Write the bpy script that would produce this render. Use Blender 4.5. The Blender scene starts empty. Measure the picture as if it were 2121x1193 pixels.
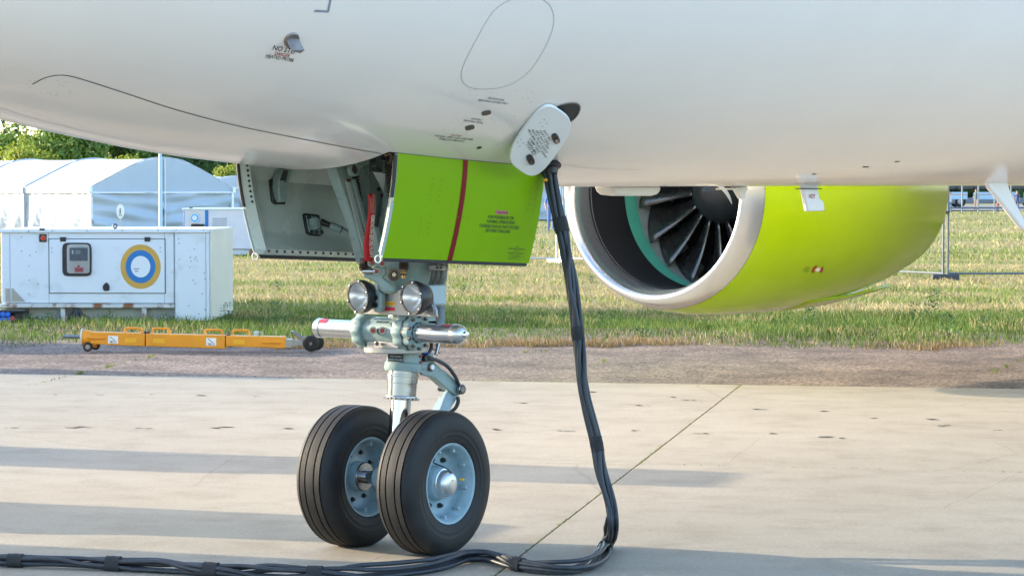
import bpy, bmesh, math, random
import numpy as np
from math import sin, cos, pi, radians, atan, sqrt
from mathutils import Vector, Matrix, Euler
from mathutils.bvhtree import BVHTree

random.seed(4); RNG = np.random.default_rng(7)
SC = bpy.context.scene
COL = SC.collection

# ------------------------------------------------------------------ camera, sky, sun, exposure
W_, H_ = 2121.0, 1193.0
FPX, HOR, GEARX, CAMD, CAMH = 5200.0, 388.0, 814.0, 12.0, 1.733
AL = radians(41)
vg = np.array([cos(AL), sin(AL), 0.]); rg = np.array([sin(AL), -cos(AL), 0.])
ps = atan((W_/2-GEARX)/FPX)
VC = vg*cos(ps)+rg*sin(ps); RC = rg*cos(ps)-vg*sin(ps)          # level view direction, right
th = atan((H_/2-HOR)/FPX); ZA = np.array([0, 0, 1.])
FW = VC*cos(th)-ZA*sin(th); UP = VC*sin(th)+ZA*cos(th)
CP = np.array([-CAMD*cos(AL), -CAMD*sin(AL), CAMH])
cam = bpy.data.cameras.new('camera'); camo = bpy.data.objects.new('camera', cam); COL.objects.link(camo)
cam.sensor_width = 36; cam.lens = 36*FPX/W_; cam.clip_start = .1; cam.clip_end = 6000
camo.matrix_world = Matrix(((RC[0], UP[0], -FW[0], CP[0]), (RC[1], UP[1], -FW[1], CP[1]), (RC[2], UP[2], -FW[2], CP[2]), (0, 0, 0, 1)))
SC.camera = camo

SUN_EL, SUN_BACK = radians(15.0), radians(18)
sh = -RC*cos(SUN_BACK)+VC*sin(SUN_BACK)
SUNV = np.array([sh[0]*cos(SUN_EL), sh[1]*cos(SUN_EL), sin(SUN_EL)])
wd = bpy.data.worlds.new('World'); SC.world = wd; wd.use_nodes = True
nt = wd.node_tree; bg = nt.nodes['Background']
sky = nt.nodes.new('ShaderNodeTexSky'); sky.sky_type = 'NISHITA'; sky.sun_disc = False
sky.sun_elevation = SUN_EL; sky.sun_rotation = math.atan2(sh[0], sh[1])
sky.air_density = 1.0; sky.dust_density = 1.2; sky.ozone_density = 2.4
nt.links.new(sky.outputs[0], bg.inputs[0]); bg.inputs[1].default_value = 0.15
sl = bpy.data.lights.new('sun', 'SUN'); sl.energy = 2.15; sl.angle = radians(.55); sl.color = (1, .84, .60)
so = bpy.data.objects.new('sun', sl); COL.objects.link(so)
so.rotation_euler = Vector(SUNV).to_track_quat('Z', 'Y').to_euler(); so.location = (0, 0, 40)
SC.view_settings.view_transform = 'Standard'; SC.view_settings.look = 'None'
SC.view_settings.exposure = 2.27; SC.view_settings.gamma = 1.0

# ------------------------------------------------------------------ picking points in the place
def ray(x, y): return FW+RC*((x-W_/2)/FPX)-UP*((y-H_/2)/FPX)
def onY(x, y, Y=0.): r = ray(x, y); return CP+r*((Y-CP[1])/r[1])
def onX(x, y, X): r = ray(x, y); return CP+r*((X-CP[0])/r[0])
def onZ(x, y, z=0.): r = ray(x, y); return CP+r*((z-CP[2])/r[2])
def at(x, y, D): r = ray(x, y); return CP+r*(D/float(r@VC))
def bgp(r, D, z=0.): return np.array([CP[0], CP[1], 0])+RC*r+VC*D+ZA*z     # right, depth, height
CANG = math.atan2(RC[1], RC[0])                                             # heading of "right"
def pchip(pts):
    X = np.array([p[0] for p in pts], float); Y = np.array([p[1] for p in pts], float)
    h = np.diff(X); dl = np.diff(Y)/h; m = np.zeros(len(X)); m[0] = dl[0]; m[-1] = dl[-1]
    for i in range(1, len(X)-1):
        if dl[i-1]*dl[i] > 0:
            w1 = 2*h[i]+h[i-1]; w2 = h[i]+2*h[i-1]; m[i] = (w1+w2)/(w1/dl[i-1]+w2/dl[i])
    def f(x):
        i = int(np.clip(np.searchsorted(X, x)-1, 0, len(X)-2)); t = np.clip((x-X[i])/h[i], 0, 1)
        return (2*t**3-3*t**2+1)*Y[i]+(t**3-2*t**2+t)*h[i]*m[i]+(-2*t**3+3*t**2)*Y[i+1]+(t**3-t**2)*h[i]*m[i+1]
    return f
def crom(P, n=8):
    P = [np.array(p, float) for p in P]; Q = [2*P[0]-P[1]]+P+[2*P[-1]-P[-2]]; out = []
    for i in range(1, len(Q)-2):
        a, b, c, d = Q[i-1:i+3]
        for k in range(n):
            t = k/n; out.append(.5*((2*b)+(c-a)*t+(2*a-5*b+4*c-d)*t*t+(3*b-a-3*c+d)*t**3))
    out.append(P[-1]); return out

# ------------------------------------------------------------------ materials
MATS = {}
def mat(name, col, rough=.5, metal=0., var=.08, scale=6., bump=0., bscale=80., coat=0., spec=.5, rvar=.0, col2=None, thr=None, transl=0., emit=0.):
    if name in MATS: return MATS[name]
    m = bpy.data.materials.new(name); m.use_nodes = True; n = m.node_tree; N = n.nodes; L = n.links
    b = N['Principled BSDF']; tc = N.new('ShaderNodeTexCoord')
    b.inputs['Roughness'].default_value = rough; b.inputs['Metallic'].default_value = metal
    b.inputs['Coat Weight'].default_value = coat; b.inputs['Coat Roughness'].default_value = .05
    b.inputs['Specular IOR Level'].default_value = spec
    nz = N.new('ShaderNodeTexNoise'); nz.inputs['Scale'].default_value = scale; nz.inputs['Detail'].default_value = 6; nz.inputs['Roughness'].default_value = .6
    L.new(tc.outputs['Object'], nz.inputs['Vector'])
    rp = N.new('ShaderNodeValToRGB')
    c1 = [c*(1-var) for c in col]; c2 = [min(1, c*(1+var)) for c in col] if col2 is None else col2
    if col2 is not None: c1 = list(col)
    t0, t1 = thr if thr else (.3, .7)
    rp.color_ramp.elements[0].position = t0; rp.color_ramp.elements[1].position = t1
    rp.color_ramp.elements[0].color = (*c1, 1); rp.color_ramp.elements[1].color = (*c2, 1)
    L.new(nz.outputs['Fac'], rp.inputs['Fac']); L.new(rp.outputs['Color'], b.inputs['Base Color'])
    if rvar:
        mr = N.new('ShaderNodeMapRange'); mr.inputs['From Min'].default_value = .3; mr.inputs['From Max'].default_value = .7
        mr.inputs['To Min'].default_value = max(.02, rough-rvar); mr.inputs['To Max'].default_value = rough+rvar
        L.new(nz.outputs['Fac'], mr.inputs['Value']); L.new(mr.outputs[0], b.inputs['Roughness'])
    if bump:
        nb = N.new('ShaderNodeTexNoise'); nb.inputs['Scale'].default_value = bscale; nb.inputs['Detail'].default_value = 4
        L.new(tc.outputs['Object'], nb.inputs['Vector'])
        bp = N.new('ShaderNodeBump'); bp.inputs['Strength'].default_value = bump; bp.inputs['Distance'].default_value = .01
        L.new(nb.outputs['Fac'], bp.inputs['Height']); L.new(bp.outputs[0], b.inputs['Normal'])
    if transl:
        tr = N.new('ShaderNodeBsdfTranslucent'); mx = N.new('ShaderNodeMixShader'); mx.inputs[0].default_value = transl
        L.new(rp.outputs['Color'], tr.inputs['Color']); L.new(b.outputs[0], mx.inputs[1]); L.new(tr.outputs[0], mx.inputs[2])
        L.new(mx.outputs[0], N['Material Output'].inputs['Surface'])
    MATS[name] = m; return m
def glassmat(name, tint=(1, 1, 1), fac=.12):
    m = bpy.data.materials.new(name); m.use_nodes = True; n = m.node_tree; N = n.nodes
    t = N.new('ShaderNodeBsdfTransparent'); g = N.new('ShaderNodeBsdfGlossy'); g.inputs['Roughness'].default_value = .02
    t.inputs[0].default_value = (*tint, 1); fr = N.new('ShaderNodeFresnel'); mx = N.new('ShaderNodeMixShader')
    n.links.new(fr.outputs[0], mx.inputs[0]); n.links.new(t.outputs[0], mx.inputs[1]); n.links.new(g.outputs[0], mx.inputs[2])
    n.links.new(mx.outputs[0], N['Material Output'].inputs['Surface']); return m

WHITE = mat('fuselage_paint', (.84, .79, .75), .14, var=.02, scale=1.6, spec=.5, rvar=.03)
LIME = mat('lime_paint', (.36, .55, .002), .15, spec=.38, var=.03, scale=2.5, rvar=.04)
LIME_SHADE = mat('lime_paint_shaded', (.20, .37, .002), .38, var=.04, scale=5, spec=.15)  # same lime paint, with the fuselage's shade put into the colour
GEAR = mat('gear_paint', (.23, .31, .30), .30, var=.10, scale=9, rvar=.08, bump=.06, bscale=120)
GEARB = mat('rim_paint', (.27, .375, .415), .36, var=.16, scale=18, rvar=.08)
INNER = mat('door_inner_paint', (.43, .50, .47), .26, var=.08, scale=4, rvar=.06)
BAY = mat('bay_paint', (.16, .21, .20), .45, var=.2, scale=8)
CHROME = mat('chrome', (.52, .52, .52), .11, 1, var=.06, scale=12, rvar=.05)
SATIN = mat('satin_steel', (.66, .66, .67), .24, .9, var=.04, scale=12)
STEEL = mat('brushed_steel', (.30, .30, .31), .22, 1, var=.15, scale=25, rvar=.06)
ALU = mat('aluminium_plate', (.36, .345, .33), .34, .6, var=.08, scale=10, rvar=.08)
LIPM = mat('lip_aluminium', (.76, .79, .84), .25, .9, var=.008, scale=2)
BLACK = mat('black_plastic', (.018, .018, .02), .4, var=.2, scale=20)
RUBBER = mat('tyre_rubber', (.011, .011, .0125), .58, spec=.32, col2=(.030, .027, .025), thr=(.35, .75), scale=7, rvar=.1, bump=.15, bscale=140)
CABLE = mat('cable_rubber', (.030, .034, .042), .5, var=.45, scale=14, rvar=.1, bump=.1, bscale=90)
STRAPM = mat('strap_webbing', (.022, .023, .026), .75, var=.25, scale=30, bump=.5, bscale=300)
DARKSPR = mat('spring_steel', (.10, .075, .06), .45, .6, var=.3, scale=40)
SEAL = mat('rubber_seal', (.03, .03, .035), .55, var=.2)
REDC = mat('red_cap', (.32, .03, .025), .4, var=.15, scale=30)
REDS = mat('red_stripe', (.19, .008, .012), .4, var=.06, spec=.2)
INK = mat('ink_dark', (.016, .02, .03), .5, var=.05)
INKR = mat('ink_red', (.36, .02, .03), .5, var=.05)
INKW = mat('ink_white', (.8, .8, .78), .5, var=.03)
INKG = mat('ink_grey', (.23, .28, .34), .5, var=.05)
LINE = mat('seam_gap', (.02, .022, .03), .7, var=.1)
LINEG = mat('fine_seam', (.30, .33, .36), .6, var=.1)
PROBE = mat('probe_metal', (.30, .25, .21), .35, .75, var=.25, scale=30, rvar=.1)
BLUEC = mat('blue_plastic', (.02, .14, .62), .35, var=.1)
YEL = mat('yellow_label', (.80, .42, .01), .5, var=.06)

# ------------------------------------------------------------------ mesh builder
def wm(o):
    M = o.matrix_basis.copy(); p = o.parent
    while p is not None: M = p.matrix_basis @ M; p = p.parent
    return M
def basis(ax):
    a = Vector(ax).normalized(); t = Vector((0, 0, 1)) if abs(a.z) < .9 else Vector((1, 0, 0))
    u = a.cross(t).normalized(); return a, u, a.cross(u)
class MB:
    def __init__(s): s.v = []; s.f = []; s.m = []; s.i = 0
    def add(s, v, f):
        o = len(s.v); s.v += [tuple(map(float, p)) for p in v]; s.f += [tuple(i+o for i in q) for q in f]; s.m += [s.i]*len(f); return s
    def box(s, c, size, R=None):
        h = [k/2 for k in size]; c = Vector([float(k) for k in c]); vs = []
        for z in (-1, 1):
            for x, y in ((-1, -1), (1, -1), (1, 1), (-1, 1)):
                p = Vector((x*h[0], y*h[1], z*h[2])); p = R @ p if R else p; vs.append(c+p)
        return s.add(vs, [(3, 2, 1, 0), (4, 5, 6, 7), (0, 1, 5, 4), (1, 2, 6, 5), (2, 3, 7, 6), (3, 0, 4, 7)])
    def lathe(s, prof, o, ax, n=24, a0=0, a1=2*pi, rfun=None):
        a, u, w = basis(ax); o = Vector([float(k) for k in o]); vs = []; fs = []; full = abs(a1-a0-2*pi) < 1e-6; m = n if full else n+1
        for (d, r) in prof:
            for k in range(m):
                t = a0+(a1-a0)*k/n; rr = r*(rfun(t, d) if rfun else 1)
                vs.append(o+a*d+(u*cos(t)+w*sin(t))*rr)
        for i in range(len(prof)-1):
            for k in range(n):
                k2 = (k+1) % m; fs.append((i*m+k, i*m+k2, (i+1)*m+k2, (i+1)*m+k))
        return s.add(vs, fs)
    def cyl(s, p0, p1, r0, r1=None, n=20, cap=True):
        p0 = Vector([float(k) for k in p0]); p1 = Vector([float(k) for k in p1]); r1 = r0 if r1 is None else r1; L = (p1-p0).length
        pr = [(0, r0), (L, r1)]
        if cap: pr = [(0, .0001)]+pr+[(L, .0001)]
        return s.lathe(pr, p0, p1-p0, n)
    def tube(s, pts, r, n=8, cap=True, flat=1.0):
        P = [Vector([float(k) for k in p]) for p in pts]; vs = []; fs = []
        T = [(P[min(i+1, len(P)-1)]-P[max(i-1, 0)]).normalized() for i in range(len(P))]
        _, u, _w = basis(T[0])
        for i, p in enumerate(P):
            u = (u-T[i]*u.dot(T[i])).normalized(); w = T[i].cross(u); rr = r[i] if hasattr(r, '__len__') else r
            for k in range(n): t = 2*pi*k/n; vs.append(p+(u*cos(t)+w*sin(t)*flat)*rr)
        for i in range(len(P)-1):
            for k in range(n): k2 = (k+1) % n; fs.append((i*n+k, i*n+k2, (i+1)*n+k2, (i+1)*n+k))
        if cap: fs += [tuple(range(n-1, -1, -1)), tuple((len(P)-1)*n+k for k in range(n))]
        return s.add(vs, fs)
    def prism(s, poly, ext):                      # poly: 3-D points of one face, ext: vector of extrusion
        e = np.array(ext, float); A = [np.array(p, float) for p in poly]; n = len(A)
        return s.add(A+[p+e for p in A], [tuple(range(n-1, -1, -1)), tuple(range(n, 2*n))]+[(i, (i+1) % n, n+(i+1) % n, n+i) for i in range(n)])
    def grid(s, rows, close=False):
        n = len(rows[0]); vs = [p for r in rows for p in r]; fs = []
        for i in range(len(rows)-1):
            for k in range(n if close else n-1): k2 = (k+1) % n; fs.append((i*n+k, i*n+k2, (i+1)*n+k2, (i+1)*n+k))
        return s.add(vs, fs)
    def build(s, name, mats, parent=None, ang=38, bevel=0, world=True, fix=True, solid=0):
        me = bpy.data.meshes.new(name); v = s.v
        if parent is not None and world:
            M = wm(parent).inverted(); v = [tuple(M @ Vector(p)) for p in s.v]
        me.from_pydata(v, [], s.f); 
        for m in (mats if isinstance(mats, (list, tuple)) else [mats]): me.materials.append(m)
        if s.m and max(s.m): me.polygons.foreach_set('material_index', s.m)
        if fix:
            b = bmesh.new(); b.from_mesh(me); bmesh.ops.recalc_face_normals(b, faces=b.faces); b.to_mesh(me); b.free()
        me.update()
        if ang: me.polygons.foreach_set('use_smooth', [True]*len(me.polygons)); me.set_sharp_from_angle(angle=radians(ang))
        o = bpy.data.objects.new(name, me); COL.objects.link(o)
        if parent is not None: o.parent = parent
        if bevel:
            md = o.modifiers.new('bevel', 'BEVEL'); md.width = bevel; md.segments = 2; md.limit_method = 'ANGLE'; md.angle_limit = radians(40)
        if solid:
            md = o.modifiers.new('solid', 'SOLIDIFY'); md.thickness = solid; md.offset = 0
        return o
def tag(o, label=None, cat=None, group=None, kind=None):
    for k, v in (('label', label), ('category', cat), ('group', group), ('kind', kind)):
        if v: o[k] = v
    return o
def thing(name, label, cat, loc=(0, 0, 0), rz=0., group=None):
    o = bpy.data.objects.new(name, None); COL.objects.link(o); o.location = [float(k) for k in loc]; o.rotation_euler = (0, 0, rz); o.empty_display_size = .2
    return tag(o, label, cat, group)
def inst(src, parent, loc=None, rot=None, scale=None):
    o = src.copy(); COL.objects.link(o); o.parent = parent
    if loc is not None: o.location = [float(k) for k in loc]
    if rot is not None: o.rotation_euler = rot
    if scale is not None: o.scale = scale
    return o
def copy_tree(src, parent=None):
    c = src.copy(); COL.objects.link(c); c.parent = parent
    for ch in list(src.children): copy_tree(ch, c)
    return c
def bvh(o):
    me = o.data; return BVHTree.FromPolygons([tuple(v.co) for v in me.vertices], [tuple(p.vertices) for p in me.polygons])
def hitter(tree, off=.002):
    c = Vector([float(k) for k in CP])
    def f(x, y, o=off):
        r = Vector([float(k) for k in ray(x, y)]).normalized(); p, n, _, dd = tree.ray_cast(c, r)
        if p is None: return None, None
        if n.dot(r) > 0: n = -n
        return np.array(p+n*o), np.array(n)
    return f
def text2d(s, bold=.0):
    cu = bpy.data.curves.new('t', 'FONT'); cu.body = s; cu.offset = bold; cu.resolution_u = 2
    ob = bpy.data.objects.new('t', cu); COL.objects.link(ob)
    me = bpy.data.meshes.new_from_object(ob.evaluated_get(bpy.context.evaluated_depsgraph_get()))
    v = np.array([tuple(p.co)[:2] for p in me.vertices]); f = [tuple(p.vertices) for p in me.polygons]
    bpy.data.objects.remove(ob); bpy.data.curves.remove(cu); bpy.data.meshes.remove(me)
    v -= v.min(0); v /= v.max(0); return v-.5, f
def text_on(mb, s, c, w, h, ang, surf, shear=0., bold=.0):
    v, f = text2d(s, bold); a = radians(ang); pts = []
    for (u, q) in v:
        X = u*w+q*h*shear; Y = -q*h
        p, n = surf(c[0]+X*cos(a)-Y*sin(a), c[1]+X*sin(a)+Y*cos(a)); pts.append(p)
    if any(p is None for p in pts): return
    mb.add(pts, f)
def ribbon(mb, pts, wdt, surf, n=10, close=False):
    P = crom(pts+[pts[0]] if close else pts, n); Q = [surf(p[0], p[1]) for p in P]; Q = [q for q in Q if q[0] is not None]
    L, R = [], []
    for i, (p, nn) in enumerate(Q):
        t = Q[min(i+1, len(Q)-1)][0]-Q[max(i-1, 0)][0]; sd = np.cross(nn, t); sd /= np.linalg.norm(sd)+1e-9
        L.append(p+sd*wdt/2); R.append(p-sd*wdt/2)
    k = len(L); mb.add(L+R, [(i, i+1, k+i+1, k+i) for i in range(k-1)])
def patch(mb, poly, surf):
    pts = [surf(*p)[0] for p in poly]
    c = np.mean(poly, 0); pts.append(surf(*c)[0]); n = len(poly); mb.add(pts, [(i, (i+1) % n, n) for i in range(n)])
def ell(cx, cy, a, b, ang=0, n=24, p=2.):
    o = []; A = radians(ang)
    for k in range(n):
        t = 2*pi*k/n; x = a*math.copysign(abs(cos(t))**(2/p), cos(t)); y = b*math.copysign(abs(sin(t))**(2/p), sin(t))
        o.append((cx+x*cos(A)-y*sin(A), cy+x*sin(A)+y*cos(A)))
    return o

# ================================================================== SETTING: ground
UD = ray(2064, HOR); UD = np.array([UD[0], UD[1], 0]); UD /= np.linalg.norm(UD)      # direction of the slanting joint
WD_ = np.array([UD[1], -UD[0], 0])                                                     # to the right of it
P0 = onZ(1535, 797); P1 = onZ(1320, 962); SLU = np.linalg.norm(P1-P0); SLW = 7.0
def ap(u, w, z=0.): return P0+UD*u+WD_*w+ZA*z
def concrete():
    m = bpy.data.materials.new('concrete'); m.use_nodes = True; n = m.node_tree; N = n.nodes; L = n.links; b = N['Principled BSDF']
    b.inputs['Roughness'].default_value = .82; b.inputs['Specular IOR Level'].default_value = .3
    tc = N.new('ShaderNodeTexCoord')
    def noise(sc, det=6, r=.6):
        q = N.new('ShaderNodeTexNoise'); q.inputs['Scale'].default_value = sc; q.inputs['Detail'].default_value = det; q.inputs['Roughness'].default_value = r; L.new(tc.outputs['Object'], q.inputs['Vector']); return q
    def ramp(src, a, b_, ca, cb):
        r = N.new('ShaderNodeValToRGB'); e = r.color_ramp.elements; e[0].position = a; e[1].position = b_; e[0].color = (*ca, 1); e[1].color = (*cb, 1); L.new(src.outputs['Fac'], r.inputs[0]); return r
    def mix(kind, f, A, B):
        q = N.new('ShaderNodeMix'); q.data_type = 'RGBA'; q.blend_type = kind; q.inputs[0].default_value = f; L.new(A.outputs[0 if A.type != 'MIX' else 2], q.inputs[6]); L.new(B.outputs[0 if B.type != 'MIX' else 2], q.inputs[7]); return q
    a = ramp(noise(.55, 5), .3, .7, (.375, .328, .262), (.435, .388, .315))
    f = ramp(noise(120, 2), .32, .62, (.74, .74, .73), (1, 1, 1))
    mp = N.new('ShaderNodeMapping'); mp.inputs['Scale'].default_value = (.8, 4, 1); mp.inputs['Rotation'].default_value = (0, 0, math.atan2(WD_[1], WD_[0])*-1)
    L.new(tc.outputs['Object'], mp.inputs[0]); q = N.new('ShaderNodeTexNoise'); q.inputs['Scale'].default_value = 1.0; q.inputs['Detail'].default_value = 5; L.new(mp.outputs[0], q.inputs['Vector'])
    s = ramp(q, .38, .66, (.955, .953, .95), (1, 1, 1))
    sp = ramp(noise(2.2, 7, .72), .30, .52, (.84, .825, .80), (1, 1, 1))
    vo = N.new('ShaderNodeTexVoronoi'); vo.feature = 'DISTANCE_TO_EDGE'; vo.inputs['Scale'].default_value = .42
    wv = N.new('ShaderNodeMix'); wv.data_type = 'RGBA'; wv.inputs[0].default_value = .12; L.new(tc.outputs['Object'], wv.inputs[6]); L.new(noise(1.3, 6).outputs['Color'], wv.inputs[7]); L.new(wv.outputs[2], vo.inputs['Vector'])
    cr = N.new('ShaderNodeValToRGB'); e = cr.color_ramp.elements; e[0].position = .0012; e[1].position = .0032; e[0].color = (.62, .6, .57, 1); e[1].color = (1, 1, 1, 1); L.new(vo.outputs['Distance'], cr.inputs[0])
    gr = ramp(noise(38, 4, .7), .34, .60, (.86, .855, .85), (1, 1, 1))
    o = mix('MULTIPLY', .4, mix('MULTIPLY', 1, mix('MULTIPLY', 1, mix('MULTIPLY', 1, mix('MULTIPLY', 1, a, f), s), sp), gr), cr); L.new(o.outputs[2], b.inputs['Base Color'])
    bp = N.new('ShaderNodeBump'); bp.inputs['Strength'].default_value = .25; bp.inputs['Distance'].default_value = .004; L.new(noise(160, 3).outputs['Fac'], bp.inputs['Height']); L.new(bp.outputs[0], b.inputs['Normal'])
    return m
CONC = concrete()
BED = mat('joint_filler', (.045, .042, .032), .95, var=.4, scale=5)
mb = MB(); mb.prism([ap(-26, -30, -.3), ap(-26, 30, -.3), ap(-.02, 30, -.3), ap(-.02, -30, -.3)], (0, 0, .28)); apron = tag(mb.build('apron', BED, ang=0), kind='structure')
g = .007
mb = MB(); mb.prism([(g, g, -.018), (SLW-g, g, -.018), (SLW-g, SLU-g, -.018), (g, SLU-g, -.018)], (0, 0, .018))
slab0 = mb.build('concrete_slab', CONC, apron, ang=0, world=False)
frame_rz = math.atan2(WD_[1], WD_[0]); first = True
for i in range(4):
    for j in range(-4, 4):
        o = slab0 if first else inst(slab0, apron)
        first = False; p = ap(-(i+1)*SLU, j*SLW); o.location = [float(k) for k in p]; o.rotation_euler = (random.uniform(-.0004, .0004), random.uniform(-.0004, .0004), frame_rz)
# asphalt shoulder
def asphalt():
    m = mat('asphalt', (.185, .145, .122), .9, var=.25, scale=.7, bump=.8, bscale=55); N = m.node_tree.nodes; L = m.node_tree.links; b = N['Principled BSDF']
    tc = N['Texture Coordinate']; v = N.new('ShaderNodeTexVoronoi'); v.inputs['Scale'].default_value = 42; L.new(tc.outputs['Object'], v.inputs['Vector'])
    r = N.new('ShaderNodeValToRGB'); e = r.color_ramp.elements; e[0].position = .05; e[1].position = .95; e[0].color = (.38, .34, .32, 1); e[1].color = (1.75, 1.66, 1.6, 1)
    sx = N.new('ShaderNodeSeparateColor'); L.new(v.outputs['Color'], sx.inputs[0]); L.new(sx.outputs[0], r.inputs[0])
    q = N.new('ShaderNodeMix'); q.data_type = 'RGBA'; q.blend_type = 'MULTIPLY'; q.inputs[0].default_value = 1
    L.new(N['Color Ramp'].outputs[0], q.inputs[6]); L.new(r.outputs[0], q.inputs[7])
    n2 = N.new('ShaderNodeTexNoise'); n2.inputs['Scale'].default_value = 1.6; n2.inputs['Detail'].default_value = 8; L.new(tc.outputs['Object'], n2.inputs['Vector'])
    r2 = N.new('ShaderNodeValToRGB'); e = r2.color_ramp.elements; e[0].position = .36; e[1].position = .55; e[0].color = (.62, .6, .6, 1); e[1].color = (1, 1, 1, 1); L.new(n2.outputs[0], r2.inputs[0])
    q2 = N.new('ShaderNodeMix'); q2.data_type = 'RGBA'; q2.blend_type = 'MULTIPLY'; q2.inputs[0].default_value = 1
    L.new(q.outputs[2], q2.inputs[6]); L.new(r2.outputs[0], q2.inputs[7]); L.new(q2.outputs[2], b.inputs['Base Color']); return m
ASPH = asphalt()
mb = MB(); R = np.random.default_rng(3)
nu, nw = 26, 180; rows = []
for i in range(nu):
    u = .006+8.6*i/(nu-1); rows.append([ap(u, -30+60*k/(nw-1), (-.006 if i == 0 else -.012+.012*math.sin(u*1.3+k*.11)*math.sin(k*.37+u)+R.uniform(-.004, .004))) for k in range(nw)])
mb.grid(rows); asph = tag(mb.build('asphalt_shoulder', ASPH, ang=60), kind='structure')
# grass field
def gz(r, D): return -.035+.05*math.sin(r*.21+D*.13)*min(1, max(0, (D-29)/6))-.0*D
def field():
    m = bpy.data.materials.new('grass_field'); m.use_nodes = True; n = m.node_tree; N = n.nodes; L = n.links; b = N['Principled BSDF']
    b.inputs['Roughness'].default_value = .95; b.inputs['Specular IOR Level'].default_value = .1; tc = N.new('ShaderNodeTexCoord')
    def nz(s, d=8, st=(1, 1, 1)):
        mp = N.new('ShaderNodeMapping'); mp.inputs['Scale'].default_value = st; mp.inputs['Rotation'].default_value = (0, 0, -CANG); L.new(tc.outputs['Object'], mp.inputs[0])
        q = N.new('ShaderNodeTexNoise'); q.inputs['Scale'].default_value = s; q.inputs['Detail'].default_value = d; q.inputs['Roughness'].default_value = .68; L.new(mp.outputs[0], q.inputs['Vector']); return q
    r = N.new('ShaderNodeValToRGB'); e = r.color_ramp.elements; e[0].position = .30; e[1].position = .55
    e[0].color = (.13, .19, .04, 1); e[1].color = (.44, .37, .19, 1); x = e.new(.41); x.color = (.30, .30, .11, 1); L.new(nz(.8, 9, (1, .35, 1)).outputs[0], r.inputs[0])
    r2 = N.new('ShaderNodeValToRGB'); e = r2.color_ramp.elements; e[0].position = .3; e[1].position = .62; e[0].color = (.5, .52, .45, 1); e[1].color = (1.1, 1.1, 1.1, 1); L.new(nz(14, 4).outputs[0], r2.inputs[0])
    q = N.new('ShaderNodeMix'); q.data_type = 'RGBA'; q.blend_type = 'MULTIPLY'; q.inputs[0].default_value = 1; L.new(r.outputs[0], q.inputs[6]); L.new(r2.outputs[0], q.inputs[7]); L.new(q.outputs[2], b.inputs['Base Color'])
    bp = N.new('ShaderNodeBump'); bp.inputs['Strength'].default_value = 1; bp.inputs['Distance'].default_value = .12; L.new(nz(9, 5).outputs[0], bp.inputs['Height']); L.new(bp.outputs[0], b.inputs['Normal'])
    return m
FIELD = field()
mb = MB(); Ds = list(np.linspace(27.6, 70, 60))+list(np.linspace(74, 200, 40))+[260, 400, 800, 2500, 4500]
rows = []
for D in Ds:
    hw = max(26, D*.9); rows.append([bgp(-hw+2*hw*k/60, D, -.05 if D < 28 else gz(-hw+2*hw*k/60, D)) for k in range(61)])
mb.grid(rows); fld = tag(mb.build('grass_field', FIELD, ang=60), kind='structure')
# one sheet under everything, out to the horizon behind and beside the camera too
mb = MB(); mb.add([(-4500, -4500, -.6), (4500, -4500, -.6), (4500, 4500, -.6), (-4500, 4500, -.6)], [(0, 1, 2, 3)]); tag(mb.build('ground', FIELD, ang=0, fix=False), kind='structure')
ROADM = mat('road_tarmac', (.20, .20, .205), .85, var=.15, scale=1.5)
mb = MB(); mb.grid([[bgp(-60+10*k, D, .03) for k in range(16)] for D in (186, 240)]); tag(mb.build('far_road', ROADM, ang=0), kind='structure')

# ================================================================== AIRLINER
plane = thing('airliner', 'white airliner seen from under its nose, lime green engine and nose gear door', 'airliner')
zb = pchip([(-3.97, 2.72), (-3.82, 2.44), (-3.4, 2.25), (-2.9, 2.118), (-2.4, 2.029), (-2.09, 1.973), (-1.76, 1.922), (-1.52, 1.889), (-1.09, 1.846), (-.59, 1.812), (0, 1.78), (.6, 1.756), (1.28, 1.735), (2.5, 1.737), (6.5, 1.743), (20, 1.743), (24, 2.1), (33, 4.3)])
hw_ = pchip([(-3.97, .01), (-3.82, .34), (-3.4, .69), (-2.9, .96), (-2.4, 1.15), (-1.76, 1.345), (-1, 1.52), (0, 1.66), (1, 1.73), (2.5, 1.755), (21, 1.755), (26, 1.45), (33, .25)])
zc_ = pchip([(-3.97, 2.75), (-3, 2.86), (-2, 3.05), (-1, 3.27), (0, 3.42), (1.5, 3.5), (21, 3.5), (33, 4.8)])
zt_ = pchip([(-3.97, 2.78), (-3.82, 3.0), (-3.4, 3.3), (-2.4, 3.9), (-1, 4.75), (.5, 5.3), (2.5, 5.44), (22, 5.44), (33, 5.4)])
HX0, HX1, HWY = -.60, .585, .5
st = list(np.linspace(-3.97, -3.7, 8))[:-1]+list(np.linspace(-3.7, HX0, 44))[:-1]+list(np.linspace(HX0, HX1, 16))[:-1]+list(np.linspace(HX1, 7.5, 50))[:-1]+list(np.linspace(7.5, 33, 26))
rows = []; NB, NS, NT = 10, 26, 24
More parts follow.
